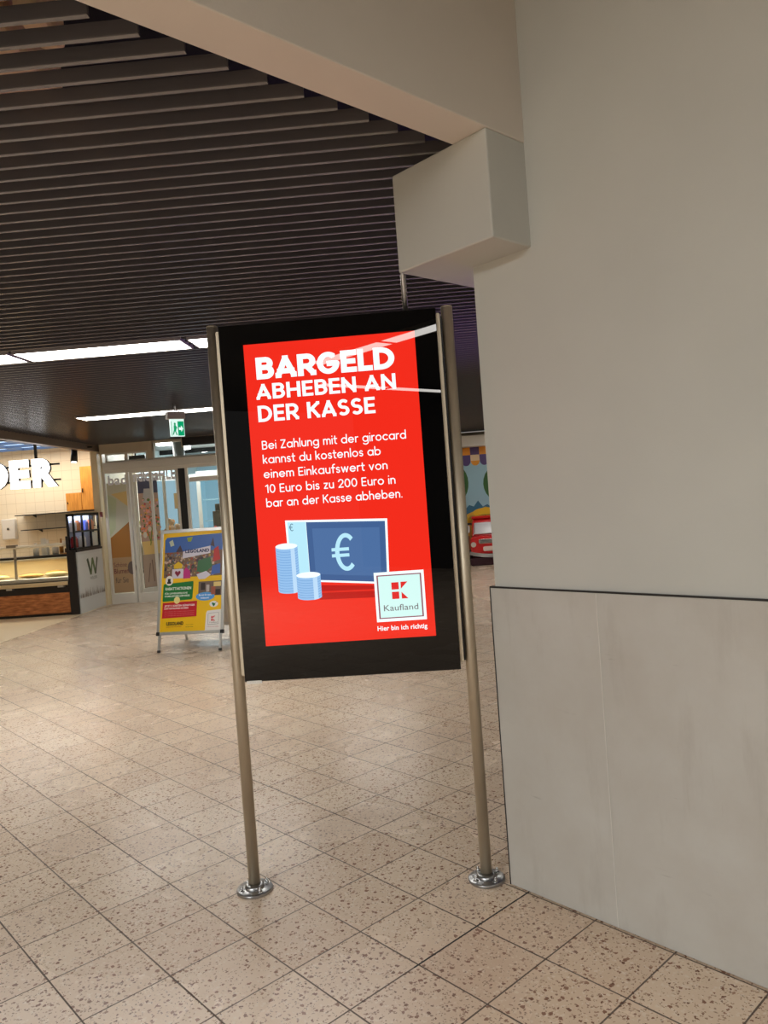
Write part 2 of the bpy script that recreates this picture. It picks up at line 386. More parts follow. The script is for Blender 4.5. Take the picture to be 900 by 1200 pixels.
    if ch == 'r': return [[(h, lo), (h, xh)], _arc(h+.22, xh-.22, .22, .22, 180, 75, 8)], .36
    if ch == 'i': return [[(h, lo), (h, xh)], [(h, .93), (h, .935)]], 2*h
    if ch == 'l': return [[(h, lo), (h, 1.06-h)]], 2*h
    if ch == 't': return [[(.16, .92), (.16, lo+.14)]+_arc(.30, lo+.14, .14, .14, 180, 280, 6), [(h*.4, xh), (.36, xh)]], .37
    if ch == 'k': return [[(h, lo), (h, 1.06-h)], [(.50-h, xh), (h, .27)], [(.20, .40), (.52-h, lo)]], .52
    if ch == 's': w = .46; ra = (xh-lo)/4; return [_arc(w/2, xh-ra, w/2-h-.01, ra, 30, 270, 12)+_arc(w/2, lo+ra, w/2-h, ra, 90, -150, 12)], w
    if ch == 'v': w = .58; return [[(h, xh), (w/2, lo), (w-h, xh)]], w
    if ch == 'w': w = .84; return [[(h, xh), (w*.28, lo), (w/2, xh), (w*.72, lo), (w-h, xh)]], w
    if ch == 'z': w = .48; return [[(h, xh), (w-h, xh), (h, lo), (w-h, lo)]], w
    if ch == '.': return [[(h*1.2, lo), (h*1.2, lo+.005)]], 2.4*h
    raise ValueError(ch)
def line_art(pl, name, body, m, parent, x0, x1, base, cap, k, h, gap, W=1.0, square=False):
    sts = []; x = 0
    for ch in body:
        st, w_ = strokes(ch, h, W)
        for q in st: sts.append([(u+x, v) for u, v in q])
        x += w_+gap
    total = x-gap; sx = (x1-x0)/total; b = MB()
    f_ = lambda u, v: pl.p(x0+u*sx, base+v*cap, k)
    def add(pts):
        f = b.face([f_(u, v) for u, v in pts]); f.normal_update()
        if f.normal.dot(pl.N) < 0: f.normal_flip()
    for q in sts:
        for (u0, v0), (u1, v1) in zip(q, q[1:]):
            d = Vector((u1-u0, v1-v0)); 
            if d.length < 1e-6: continue
            n = Vector((-d.y, d.x)).normalized()*h
            add([(u0-n.x, v0-n.y), (u1-n.x, v1-n.y), (u1+n.x, v1+n.y), (u0+n.x, v0+n.y)])
        for i, (u, v) in enumerate(q):
            ls = [(Vector(q[j])-Vector(q[i])).length for j in (i-1, i+1) if 0 <= j < len(q)]
            if square and min(ls) > .12: add(rect(u-h, u+h, v-h, v+h))
            elif not square or len(ls) == 2: add(disc(u, v, h*.999, h*.999, 12))
    return b.build(name, m, parent, recalc=False)
def rect(x0, x1, y0, y1): return [(x0, y0), (x1, y0), (x1, y1), (x0, y1)]
def disc(cx, cy, rx, ry=None, n=24): ry = ry or rx; return [(cx+rx*math.cos(2*PI*i/n), cy+ry*math.sin(2*PI*i/n)) for i in range(n)]
def rrect(x0, x1, y0, y1, r, n=4):
    p = []
    for cx, cy, a in ((x1-r, y1-r, 0), (x0+r, y1-r, 90), (x0+r, y0+r, 180), (x1-r, y0+r, 270)):
        p += [(cx+r*math.cos(math.radians(a+90*i/n)), cy+r*math.sin(math.radians(a+90*i/n))) for i in range(n+1)]
    return p

# ================================================================== STRUCTURE
# floor in tile coordinates (mesh x,y = tile axes)
b = MB()
def w2t(X, Y): X -= TILE_LOC[0]; Y -= TILE_LOC[1]; return ((X+Y)*S2, (Y-X)*S2)
b.prism([w2t(*p) for p in ((-10, -11), (8, -11), (8, 20.5), (-10, 20.5))], -.12, 0, 'z')
struct(b.build('floor', M['floor'], loc=TILE_LOC, rotz=PI/4))
M['bakery_floor'] = mat('cream_floor_tiles', srgb(232, 212, 178), rough=.35, noise=.06, nscale=6)
b = MB(); b.box(-10, -5.74, 9.6, 15.2, .0, .004)
struct(b.build('floor_bakery', M['bakery_floor']))

# baffle ceiling: one run of dark slats
b = MB(); ys = 1.4; k = 0
while ys < 16.9:
    xe = min(6.0, ys-2.78)
    x0 = -9.0
    if ys > 9.7: x0 = -5.86
    if ys > 13.5: x0 = -2.55
    if xe > x0+.1:
        b.box(x0, xe, ys, ys+.013, CEIL+.004, CEIL+.045)
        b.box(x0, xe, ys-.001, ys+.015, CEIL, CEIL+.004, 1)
    ys += .1; k += 1
for xx in (-3.2, -1.35, .25, 2.2, 4.2):     # carriers the slats hang from
    y0 = max(1.4, xx+2.9)
    b.box(xx, xx+.05, y0, 16.9 if xx > -2.5 else 13.4, CEIL+.046, CEIL+.075)
struct(b.build('ceiling', [M['baffle'], mat('floor_lit_lip', srgb(108, 105, 106), rough=.22, spec=.8)]))  # paler lip colour stands for floor light on the slat undersides
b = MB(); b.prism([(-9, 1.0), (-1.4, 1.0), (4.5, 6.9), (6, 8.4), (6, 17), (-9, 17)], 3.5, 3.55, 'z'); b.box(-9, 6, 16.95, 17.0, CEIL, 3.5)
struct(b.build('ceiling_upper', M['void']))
tag(MB().box(-2.6, -1.12, 2.12, 2.62, 3.02, 3.3).box(-1.06, -.98, 2.15, 2.34, 3.02, 3.2).build('ventilation_duct', M['duct'], bevel=.02), 'pale beige insulated duct glimpsed through the dark ceiling slats', 'duct')

# wall on the right, its lower panel, beam and corbel  (built in tile axes)
def tl(b, name, m, **k): return struct(b.build(name, m, loc=TILE_LOC, rotz=PI/4, **k))
tl(MB().box(.915, 1.22, -9, -.235, 0, HIGH), 'wall_right', M['wall'])
tl(MB().box(.907, .915, -9, -.214, .004, 1.188).box(.915, 1.235, -.235, -.214, .004, 1.188), 'trim_1', M['panel'], bevel=.0015)
tl(MB().box(.905, .925, -9, -.213, 1.188, 1.194), 'trim_2', M['black_strip'])
tl(MB().box(.9045, .916, -.2165, -.2125, .004, 1.19), 'trim_14', M['black_strip'])
tl(MB().box(.9045, .907, -.692, -.689, .006, 1.186), 'trim_3', mat('panel_joint', srgb(206, 203, 195), rough=.5))
tl(MB().box(-10, 1.22, -.515, -.355, 2.82, HIGH), 'trim_4', M['beam'], bevel=.004)
tl(MB().box(.699, 1.22, -.513, -.04, 2.443, 2.82), 'trim_5', M['wall'], bevel=.006)
# hall on the near side of the beam
tl(MB().box(-11, 1.22, -9.5, -.355, HIGH, HIGH+.1), 'ceiling_hall', mat('dark_hall_ceiling', srgb(60, 57, 56), rough=.7))
tl(MB().box(-11, 1.22, -9.6, -9.4, 0, HIGH), 'wall_behind', mat('dark_brown_wall', srgb(44, 40, 38), rough=.6))
# far shell
struct(MB().box(-9.2, -9, -11, 9.6, 0, 3.6).build('wall_left', M['beige']))
struct(MB().box(6, 6.2, 2, 17.2, 0, 3.6).build('wall_east', M['beige']))
struct(MB().box(-2.6, 6.2, 16.95, 17.1, 0, CEIL-.02).build('wall_back', M['beige']))
struct(MB().box(-2.6, 6.0, 16.5, 16.94, 2.55, 2.78).build('trim_6', M['white_paint']))
struct(MB().box(-2.65, -2.5, 13.68, 16.95, 0, CEIL).build('wall_side', M['beige']))

# bakery shell
M['cream_tile'] = wall_tiles('cream_wall_tiles', srgb(236, 222, 196), srgb(214, 198, 170), .2)
struct(MB().box(-10, -5.7, 15.2, 15.35, 0, 3.3).build('wall_bakery', M['cream_tile']))
struct(MB().box(-9.3, -9.15, 9.6, 15.2, 0, 3.3).build('wall_bakery_left', M['cream_tile']))
struct(MB().box(-5.86, -5.72, 13.7, 15.2, 0, 3.3).build('wall_bakery_side', M['cream_tile']))
struct(MB().box(-10, -5.9, 9.7, 15.2, 3.12, 3.2).build('ceiling_bakery', M['beige']))
struct(MB().box(-5.87, -5.75, 9.6, 13.7, 2.79, 3.0).build('trim_7', mat('grey_fascia', srgb(128, 112, 100), rough=.5), bevel=.004))
struct(MB().box(-9.1, -5.75, 9.5, 9.6, 2.79, 3.2).build('trim_8', M['beige']))
struct(MB().box(-5.86, -5.74, 13.52, 13.7, 0, 2.79).build('trim_9', mat('cream_pillar', srgb(232, 212, 172), rough=.4), bevel=.004))

# storefront wall: framed glazing (window_1.., door_1..) at Y = 13.6
FY = 13.6
st = struct(MB().box(-5.72, -4.72, FY, FY+.12, 2.74, 3.1).box(-4.72, -2.5, FY, FY+.12, 2.89, 3.1).build('wall_front', M['beige']))
hd = struct(MB().box(-5.66, -2.5, FY-.05, FY+.1, 2.43, 2.57).box(-5.60, -2.5, FY-.02, FY+.05, 2.375, 2.43).build('trim_10', M['alu_white'], bevel=.004))
struct(MB().box(-3.35, -2.5, FY, FY+.1, 0, 2.43).build('wall_front_right', M['beige']))
def glazed(name, x0, x1, z0, z1, fw, y=FY, m=None, glass=True, kick=0):
    f = MB(); d0, d1 = y, y+.06
    f.box(x0, x0+fw, d0, d1, z0, z1).box(x1-fw, x1, d0, d1, z0, z1).box(x0+fw, x1-fw, d0, d1, z1-fw, z1).box(x0+fw, x1-fw, d0, d1, z0, z0+max(fw, kick))
    o = struct(f.build(name, m or M['alu_white'], bevel=.003))
    if glass:
        g = MB(); g.box(x0+fw, x1-fw, y+.027, y+.033, z0+max(fw, kick), z1-fw); g.build('glass_pane', M['glass'], o)
    return o
glazed('window_1', -5.62, -5.23, 2.57, 2.74, .03)
glazed('window_2', -5.23, -4.84, 2.57, 2.74, .03)
glazed('window_3', -4.74, -2.5, 2.57, 2.89, .03)
struct(MB().box(-4.84, -4.74, FY, FY+.08, 2.57, 2.74).build('trim_11', M['beige']))
glazed('window_4', -5.70, -5.22, 0, 2.43, .05, kick=.18)
glazed('window_5', -5.20, -4.30, 0, 2.40, .045, glass=False, kick=.17)
struct(MB().box(-4.845, -4.80, FY+.01, FY+.06, .17, 2.36).build('trim_12', M['alu_white']))
gp = MB(); gp.box(-4.80, -4.345, FY+.03, FY+.036, .17, 2.36); struct(gp.build('window_6', M['glass']))
struct(MB().box(-4.30, -4.18, FY-.01, FY+.1, 0, 2.43).build('trim_13', M['black']))
d2 = glazed('door_1', -4.18, -3.40, 0, 2.43, .05, kick=.12)
MB().box(-4.11, -3.47, FY+.0, FY+.06, 2.12, 2.20).build('rail', M['alu_white'], d2)
MB().cyl((-3.52, FY-.05, .9), (-3.52, FY-.05, 1.4), .014).build('door_handle', M['steel2'], d2)
# leaf turned inwards with the flower print
lf = struct(MB().box(0, .045, 0, .05, .16, 2.34).box(.555, .60, 0, .05, .16, 2.34).box(.045, .555, 0, .05, 2.28, 2.34).box(.045, .555, 0, .05, .16, .24).build('door_2', M['alu_white'], loc=(-5.15, FY+.07, 0), rotz=math.radians(42), bevel=.003))
MB().box(.045, .555, .022, .028, .24, 2.28).build('glass_pane', M['glass'], lf)
struct(MB().box(-2.62, -5.8, FY+6.2, FY+6.3, 0, 3.1).build('wall_shop_back', mat('pale_blue_wall', srgb(190, 222, 236), rough=.5)))
struct(MB().box(-5.9, -5.75, FY+1.7, FY+6.3, 0, 3.1).build('wall_shop_left', mat('pale_blue_wall_side', srgb(205, 226, 232), rough=.5)))
struct(MB().box(-5.8, -2.6, FY+.12, FY+6.3, 3.0, 3.1).build('ceiling_shop', mat('grey_shop_ceiling', srgb(150, 150, 148), rough=.6)))

# ================================================================== CEILING LIGHTS
def fixture(w, l, m, name='ceiling_light'):
    r = thing(name, '', 'light')
    f = MB(); t = .012
    f.box(-l/2, l/2, -w/2, -w/2+t, 0, .05).box(-l/2, l/2, w/2-t, w/2, 0, .05).box(-l/2, -l/2+t, -w/2+t, w/2-t, 0, .05).box(l/2-t, l/2, -w/2+t, w/2-t, 0, .05).box(-l/2, l/2, -w/2, w/2, .05, .06)
    f.build('frame', mat('light_frame', srgb(150, 145, 140), rough=.4), r)
    MB().box(-l/2+t, l/2-t, -w/2+t, w/2-t, .004, .016).build('diffuser', m, r)
    return r
p = fixture(.34, 1.33, M['lamp']); p['group'] = 'long recessed lights in the slatted ceiling'
row1 = [(-5.09, 5.95, 'long white ceiling light in the nearer row, cut off at left edge'), (-3.78+0, 5.95, ''), ]
spots = [(-3.755, 5.95, 'white ceiling light of the nearer row, cut by the left picture edge'), (-2.395, 5.95, 'long white ceiling light of the nearer row, whole panel above the bakery'),
         (-1.02, 5.95, 'white ceiling light of the nearer row meeting the left steel post'),
         (-3.69, 9.84, 'white ceiling light of the farther row left of the exit sign'), (-2.36, 9.84, 'white ceiling light of the farther row between exit sign and display'),
         (-.95, 12.7, 'added unseen ceiling light behind the display, brightening the shop front'), (-1.9, 12.7, ''), (2.35, 12.7, 'added unseen ceiling light behind the right wall, brightening the mural'), (2.35, 9.84, 'added unseen ceiling light behind the right wall, farther from the mural'), (2.6, 15.2, 'added unseen ceiling light behind the right wall, nearest the mural')]  # lights out of view here are added to brighten mural and shop front
spots.pop(6)
for i, (x, y, lb) in enumerate(spots):
    if i == 0: p.location = (x, y, CEIL-.012); p['label'] = lb
    else: copy_thing(p, (x, y, CEIL-.012), lb)
# strip lights of the hall behind the viewer (they mirror in the display glass)
h = fixture(.3, 1.5, M['hall_lamp']); h['group'] = 'strip lights of the hall in front of the display'
for i, (tx, ty, rz) in enumerate([(-5.05, -4.5, PI/4), (-3.5, -4.5, PI/4), (-1.95, -4.5, PI/4), (-.4, -4.5, PI/4), (-7.3, -8.0, PI*.75), (-7.3, -6.4, PI*.75)]):
    x, y = tile2w(tx, ty)
    o = h if i == 0 else copy_thing(h, (0, 0, 0))
    o.location = (x, y, HIGH-.065); o.rotation_euler[2] = rz
    o['label'] = 'white strip light on the hall ceiling behind the viewer, mirrored in the display glass'

# ================================================================== DIGITAL DISPLAY
T = thing('digital_display', 'tall black digital display with red cash advert on two steel posts', 'display', (-.315, 3.074, 0), -.0085)
for sx in (-1, 1):
    x = .479 if sx > 0 else -.473
    po = MB().cyl((x, 0, .012), (x, 0, 2.312), .0235, n=40).build('post', M['steel'], T)
    MB().lathe([(0, .006), (.04, .006), (.04, .022), (.0242, .034), (.0242, .012)], (x, 0, 0), n=40).build('collar', M['steel2'], po)
    MB().lathe([(0, 0), (.074, 0), (.074, .010), (.069, .014), (0, .014)], (x, 0, 0), n=48).build('base_flange', M['steel2'], po, bevel=.001)
    for a in (35, 125, 215, 305):
        bx, by = x+.055*math.cos(math.radians(a)), .055*math.sin(math.radians(a))
        MB().cyl((bx, by, .012), (bx, by, .016), .011, n=20).cyl((bx, by, .014), (bx, by, .026), .0075, n=6).lathe([(.0045, .026), (.0045, .031), (.002, .034), (0, .034)], (bx, by, 0), n=10).build('bolt', M['chrome'], po)
    MB().lathe([(.0235, 0), (.0235, .004), (.019, .007), (0, .007)], (x, 0, 2.312), n=32).build('end_cap', M['steel'], po)
PX0, PX1, PZ0, PZ1 = -.4335, .4335, .874, 2.301
MB().box(-.425, .425, -.046, .045, .885, 2.29).build('housing', M['black'], T, bevel=.008)
MB().box(PX0, PX1, -.060, -.050, PZ0, PZ1).build('front_glass', M['gloss_black'], T, bevel=.0015)
for sx in (-1, 1):
    MB().prism(rrect(min(.434*sx, .448*sx), max(.434*sx, .448*sx), .898, 2.283, .0065), -.048, -.02, 'y').build('side_trim', M['steel'], T)
    if sx > 0: MB().box(.447, .457, -.018, .02, .90, 2.275).build('gap_filler', M['black'], T)  # black strip filling the gap between side trim and right post
    for zz in (1.1, 2.05): MB().box(min(.42*sx, .46*sx), max(.42*sx, .46*sx), -.012, .012, zz, zz+.06).build('bracket', M['dark'], T)
st_ = MB().box(-.425, -.365, -.061, -.056, .866, .8785).build('sticker', mat('white_label', srgb(225, 222, 214), rough=.5), T)
Plane((-.395, -.0612, .8722)).text('lettering', '· ··· ·', ink(120, 118, 115), st_, -.016, .016, -.002, .005, 0)
MB().cyl((.316, -.012, 2.285), (.316, -.012, 2.74), .0115, n=20).cyl((.316, -.012, 2.6), (.345, -.041, 2.6), .008, n=12).build('cable_conduit', M['steel2'], T)
# picture on the screen; u,v measured from the middle of the screen
P = Plane((.004, -.0601, 1.6165))
SCN = P.polys('screen', [rect(-.341, .341, -.6025, .6025)], D['red'], T, 0)
tx = lambda body, x0, x1, base, cap, m='white', k=4, bold=0, nm='headline': P.text(nm, body, D[m], SCN, x0, x1, base, cap, k, bold)
la = lambda body, x0, x1, base, cap, h, gap, W, nm: line_art(P, nm, body, D['white'], SCN, x0, x1, base, cap, 4, h, gap, W, nm == 'headline')
la('BARGELD', -.2965, .2555, .461, .087, .118, .045, 1.12, 'headline')
la('ABHEBEN AN', -.303, .254, .3813, .0612, .092, .09, 1.02, 'headline')
la('DER KASSE', -.302, .166, .2925, .0645, .092, .09, 1.02, 'headline')
for body, x0, x1, base in (('Bei Zahlung mit der girocard', -.2958, .279, .1825), ('kannst du kostenlos ab', -.2965, .1745, .126), ('einem Einkaufswert von', -.2975, .1975, .068),
                           ('10 Euro bis zu 200 Euro in', -.2955, .2245, .0085), ('bar an der Kasse abheben.', -.2958, .248, -.0478)):
    la(body, x0, x1, base, .0345, .062, .115, 1.0, 'body_text')
P.polys('drawn_shadow', [(0, [(-.11, -.372), (.113, -.387), (.112, -.402), (-.11, -.398)]), (1, [(-.11, -.399), (.112, -.404), (.112, -.408), (-.11, -.402)]), (0, [(-.11, -.403), (.112, -.409), (.11, -.435), (-.11, -.430)])], [D['dred'], D['lred']], SCN, 1)
P.polys('banknote', [(0, [(-.226, -.1055), (.181, -.1255), (.172, -.386), (-.222, -.348)]), (1, [(-.2175, -.1135), (-.144, -.117), (-.1432, -.348), (-.2145, -.341)]), (2, [(-.1427, -.1180), (.1715, -.1350), (.1635, -.3775), (-.1416, -.3482)]), (3, [(-.12, -.145), (.1475, -.158), (.1415, -.352), (-.119, -.327)])],
        [D['white'], D['cyan'], D['blue2'], D['blue']], SCN, 2)
def euro(x0, x1, y0, y1, t, m):
    cx = x0+(x1-x0)*.60; rx = (x1-cx)*1.25; cy = (y0+y1)/2; ry = (y1-y0)/2
    o = _arc(cx+rx*.1, cy, rx, ry, 48, 312, 30); i = _arc(cx+rx*.1, cy, rx-t, ry-t, 48, 312, 30)
    q = [(0, [o[j], o[j+1], i[j+1], i[j]]) for j in range(30)]
    for dy in (.16, -.16): q.append((0, rect(x0, x1-(x1-x0)*.22, cy+dy*ry-t*.38, cy+dy*ry+t*.38)))
    P.polys('euro_sign', q, D[m], SCN, 4)
euro(-.0484, .0406, -.322, -.172, .017, 'cyan')
euro(-.2115, -.1945, -.1495, -.1195, .0028, 'eurs')
def coins(x0, x1, zt, zb, n, k):
    ry = .012; cx, rx = (x0+x1)/2, (x1-x0)/2
    arc = lambda z, a0, a1: [(cx+rx*math.cos(math.radians(a)), z+ry*math.sin(math.radians(a))) for a in range(a0, a1+1, 15)]
    pl = [(0, [(x0, zt)]+arc(zb, 180, 360)+[(x1, zt)])]
    st = (zt-zb)/n
    for i in range(1, n): 
        z = zt-i*st
        pl.append((1, arc(z, 180, 360)+[(u, v-.0026) for u, v in arc(z, 180, 360)[::-1]]))
    sh = [(0.30, .62)]
    pl.append((3, [(cx+rx*.35, zt-ry), (cx+rx*.72, zt-ry*.7), (cx+rx*.72, zb-ry*.7), (cx+rx*.35, zb-ry)]))
    pl.append((2, disc(cx, zt, rx, ry)))
    o = None
    b = MB()
    for j, (mi, q) in enumerate(pl):
        f = b.face([P.p(u, v, k+.25*(j > 0)+.25*(mi >= 2)) for u, v in q], mi); f.normal_update()
        if f.normal.dot(P.N) < 0: f.normal_flip()
    b.build('coin_stack', [D['coin'], D['coin2'], D['white'], D['coin3']], SCN, recalc=False)
coins(-.2725, -.184, -.2085, -.386, 17, 4)
coins(-.197, -.1005, -.3285, -.417, 9, 5)
cardo = P.polys('logo_card', [(0, rect(.1115, .3095, -.5345, -.3375)), ], D['white'], SCN, 6)
P.polys('logo_frame', [rect(.1215, .299, -.5225, -.3490)], D['frame'], SCN, 7)
P.polys('logo_ground', [rect(.1275, .293, -.5180, -.3535)], D['mint'], SCN, 8)
P.polys('logo_mark', [rect(.1785, .2073, -.4086, -.3802), [(.2153, -.3797), (.2430, -.3797), (.2153, -.4070)], rect(.1785, .2070, -.4463, -.4177), [(.2165, -.4190), (.2425, -.4465), (.2165, -.4465)]], emis('display_logo_red', srgb(226, 40, 40), 1), SCN, 9)
tx('Kaufland', .1425, .279, -.4920, .0235, 'grey', 9, .004, 'logo_lettering')
tx('Hier bin ich richtig', .1115, .309, -.5685, .0178, 'white', 9, .02, 'slogan')

# ================================================================== A-BOARD
AF = thing('sandwich_board', 'yellow theme park poster board with folding grey frame behind left post', 'sandwich board', (-2.7023, 8.4501, 0), -.1134)
ln = .2696; Up = Vector((0, math.sin(ln), math.cos(ln))); Nn = Vector((0, -math.cos(ln), math.sin(ln)))
def AP(x, s, n=0): return Vector((x, 0, 0))+Up*s+Nn*n
def slab(b, x0, x1, s0, s1, n0, n1, mi=0): return b.hexa([AP(x0, s0, n0), AP(x1, s0, n0), AP(x1, s0, n1), AP(x0, s0, n1), AP(x0, s1, n0), AP(x1, s1, n0), AP(x1, s1, n1), AP(x0, s1, n1)], mi)
WB, S0, S1 = .4016, .200, 1.4276
b = MB(); slab(b, -WB, WB, S0, S0+.035, -.012, .012); slab(b, -WB, WB, S1-.04, S1, -.012, .012); slab(b, -WB, -WB+.035, S0+.035, S1-.04, -.012, .012); slab(b, WB-.035, WB, S0+.035, S1-.04, -.012, .012)
b.build('front_frame', M['alu'], AF, bevel=.004)
b = MB(); slab(b, -WB+.01, WB-.01, S0+.01, S1-.01, -.011, -.004); b.build('back_panel', mat('grey_backing', srgb(170, 170, 168), rough=.5), AF)
for sx in (-1, 1):
    x = (WB-.035)*sx
    b = MB(); slab(b, x-.014, x+.014, .006, S0+.003, -.010, .010); l = b.build('leg', M['alu'], AF)
    b = MB(); slab(b, x-.016, x+.016, 0.004, .03, -.012, .012); b.build('rubber_foot', M['black'], l)
    b = MB(); slab(b, sx*WB-.018*sx-.02, sx*WB-.018*sx+.02, S0-.005, S0+.035, -.016, .016); b.build('corner_joint', M['black'], AF)
    b = MB(); slab(b, sx*WB-.018*sx-.02, sx*WB-.018*sx+.02, S1-.04, S1+.004, -.016, .016); b.build('corner_joint', M['alu'], AF)
tz = S1*math.cos(ln); ty_ = S1*math.sin(ln); yb = ty_+.40
for sx in (-1, 1):
    x = (WB-.035)*sx
    b = MB(); d = Vector((0, yb-ty_-.02, -tz+.02)).normalized(); q = Vector((0, d.z, -d.y))
    p0, p1 = Vector((x, ty_+.02, tz-.02)), Vector((x, yb, .005))
    b.hexa([p1+Vector((-.014, 0, 0))-q*.01, p1+Vector((.014, 0, 0))-q*.01, p1+Vector((.014, 0, 0))+q*.01, p1+Vector((-.014, 0, 0))+q*.01, p0+Vector((-.014, 0, 0))-q*.01, p0+Vector((.014, 0, 0))-q*.01, p0+Vector((.014, 0, 0))+q*.01, p0+Vector((-.014, 0, 0))+q*.01])
    b.build('rear_leg', M['alu'], AF)
t_ = .86; yr = ty_+.02+(yb-ty_-.02)*t_; zr = tz-.02+(-tz+.02)*t_
MB().box(-WB+.035, WB-.035, yr-.01, yr+.01, zr-.02, zr+.02).build('rear_bar', M['alu'], AF)
b = MB(); y1 = ty_+.03; b.hexa([(-WB+.05, yr-.004, zr), (WB-.05, yr-.004, zr), (WB-.05, yr+.004, zr), (-WB+.05, yr+.004, zr), (-WB+.05, y1-.004, tz-.03), (WB-.05, y1-.004, tz-.03), (WB-.05, y1+.004, tz-.03), (-WB+.05, y1+.004, tz-.03)]); b.build('rear_panel', M['alu_white'], AF)
# poster: u,v are metres from the lower left corner of the sheet
PW, PH = 2*WB-.07, S1-S0-.075
PP = Plane(AP(-WB+.035, S0+.035, .004), (1, 0, 0), Up, Nn)
yel = ink(244, 196, 20)
PO = PP.polys('poster', [rect(0, PW, 0, PH)], yel, AF, 0)
def uv(u, v): return (u*PW, (1-v)*PH)
def up(pts): return [uv(u, v) for u, v in pts]
def ur(u0, u1, v0, v1): return up([(u0, v0), (u1, v0), (u1, v1), (u0, v1)])
PP.polys('poster_photo', [(0, up([(.03, .07), (.06, .045), (1, .03), (1, .26), (.03, .26)])), (1, ur(.03, 1, .2, .46))], [ink(62, 104, 178), ink(120, 96, 78)], PO, 1)
rp = random.Random(3); bl = []
cols = [ink(84, 66, 54), ink(168, 140, 112), ink(72, 96, 62), ink(150, 76, 62), ink(180, 150, 80), ink(110, 112, 124), ink(196, 170, 150), ink(70, 60, 66)]
for i in range(230):
    u = rp.uniform(.05, .95); v = rp.uniform(.2, .44); r = rp.uniform(.008, .028); n = rp.choice([5, 6, 7, 8]); a = rp.uniform(0, PI)
    bl.append((rp.randrange(8), up([(u+r*math.cos(a+2*PI*j/n)*rp.uniform(.7, 1.2), v+r*.7*math.sin(a+2*PI*j/n)*rp.uniform(.7, 1.2)) for j in range(n)])))
b = MB()
for j, (mi, q) in enumerate(bl):
    f = b.face([PP.p(u, v, 2+j*.01) for u, v in q], mi); f.normal_update()
    if f.normal.dot(PP.N) < 0: f.normal_flip()
b.build('poster_crowd', cols, PO, recalc=False)
PP.polys('poster_scenery', [(0, up([(.60, .30), (.80, .27), (.84, .36), (.72, .43), (.58, .41)])), (1, up([(.36, .40), (.40, .36), (.47, .40), (.48, .475), (.36, .475)])), (2, ur(.17, .36, .375, .47)), (3, up([(.20, .33), (.27, .30), (.34, .33), (.33, .37), (.2, .37)])),
    (4, up([(.86, .19), (.93, .16), (.97, .3), (.85, .32)])), (5, up([(.84, .36), (.97, .34), (.97, .44), (.82, .45)])), (2, up([(.58, .44), (.74, .41), (.82, .45), (.72, .49), (.62, .49)])), (6, up([(.10, .09), (.16, .07), (.19, .13), (.13, .14)])), (7, up([(.40, .06), (.50, .05), (.47, .10), (.42, .1)])),
    (8, up([(.22, .20), (.29, .13), (.34, .2)])), (8, up([(.80, .15), (.84, .07), (.87, .17)])), (2, up([(.34, .20), (.80, .155), (.80, .23), (.34, .27)]))],
    [ink(64, 112, 74), ink(200, 50, 130), ink(214, 210, 222), ink(228, 190, 40), ink(190, 50, 46), ink(70, 104, 180), ink(190, 200, 170), ink(150, 170, 60), ink(70, 58, 70)], PO, 8)
PP.polys('poster_heart', [up([(.265, .455), (.215, .415), (.225, .395), (.25, .395), (.265, .408), (.28, .395), (.305, .395), (.315, .415)])], ink(130, 30, 60), PO, 9)
tp = lambda body, u0, u1, v, cap, col, bold=.02, nm='poster_text': PP.text(nm, body, ink(*col), PO, u0*PW, u1*PW, (1-v)*PH, cap, 10, bold)
tp('LEGOLAND', .38, .78, .215, .036, (40, 44, 90), .05)
PP.polys('poster_panels', [(0, [(u*PW, (1-v)*PH) for u, v in ((.045, .522), (.53, .505), (.535, .52), (.525, .672), (.51, .688), (.04, .70), (.03, .688), (.035, .535))]), (1, up([(.035, .712), (.605, .705), (.60, .858), (.03, .866)])),
    (2, ur(.62, 1, .515, .66)), (3, [uv(.735+.155*math.cos(t), .665+.042*math.sin(t)) for t in [2*PI*i/20 for i in range(20)]]), (4, up([(.76, .83), (.775, .81), (1, .80), (1, 1), (.745, 1)])), (5, [uv(.27+.05*math.cos(t), .69+.036*math.sin(t)) for t in [2*PI*i/20 for i in range(20)]]),
    (4, [uv(.13+.065*math.cos(t), .49+.05*math.sin(t)) for t in [2*PI*i/20 for i in range(20)]]), (4, [uv(.88+.07*math.cos(t), .745+.03*math.sin(t)) for t in [2*PI*i/20 for i in range(20)]])],
    [ink(28, 120, 52), ink(200, 30, 44), ink(116, 98, 88), ink(86, 160, 226), ink(236, 232, 226), ink(240, 226, 150)], PO, 9)
PP.polys('poster_marks', [(0, up([(.845, .735), (.87, .73), (.89, .74), (.91, .73), (.90, .755), (.875, .77)])), (1, up([(.915, .725), (.935, .72), (.93, .735)])), (2, ur(.105, .15, .47, .505)), (2, ur(.095, .16, .50, .52)),
    (3, ur(.66, .73, .53, .60)), (4, ur(.75, .80, .55, .62)), (5, ur(.83, .90, .57, .65)), (3, ur(.90, .98, .60, .655)), (6, ur(.87, .99, .525, .57))],
    [ink(20, 110, 60), ink(190, 40, 40), ink(40, 36, 36), ink(60, 48, 44), ink(190, 180, 176), ink(160, 90, 70), ink(226, 200, 130)], PO, 10)
tp('RABATTAKTIONEN', .07, .50, .585, .030, (236, 240, 232), .03)
tp('FÜR UNVERGESSLICHE', .065, .44, .628, .019, (226, 236, 226), .025)
tp('FAMILIENERLEBNISSE', .065, .48, .655, .019, (226, 236, 226), .025)
tp('JETZT 2 KARTEN GÜNSTIGER', .065, .57, .752, .019, (250, 236, 234), .03)
tp('ZUM VORTEILSPREIS SICHERN', .06, .46, .778, .017, (250, 236, 234), .03)
for i in range(3): tp('nur solange der vorrat reicht im markt', .07, .56, .805+.02*i, .010, (226, 130, 130), 0)
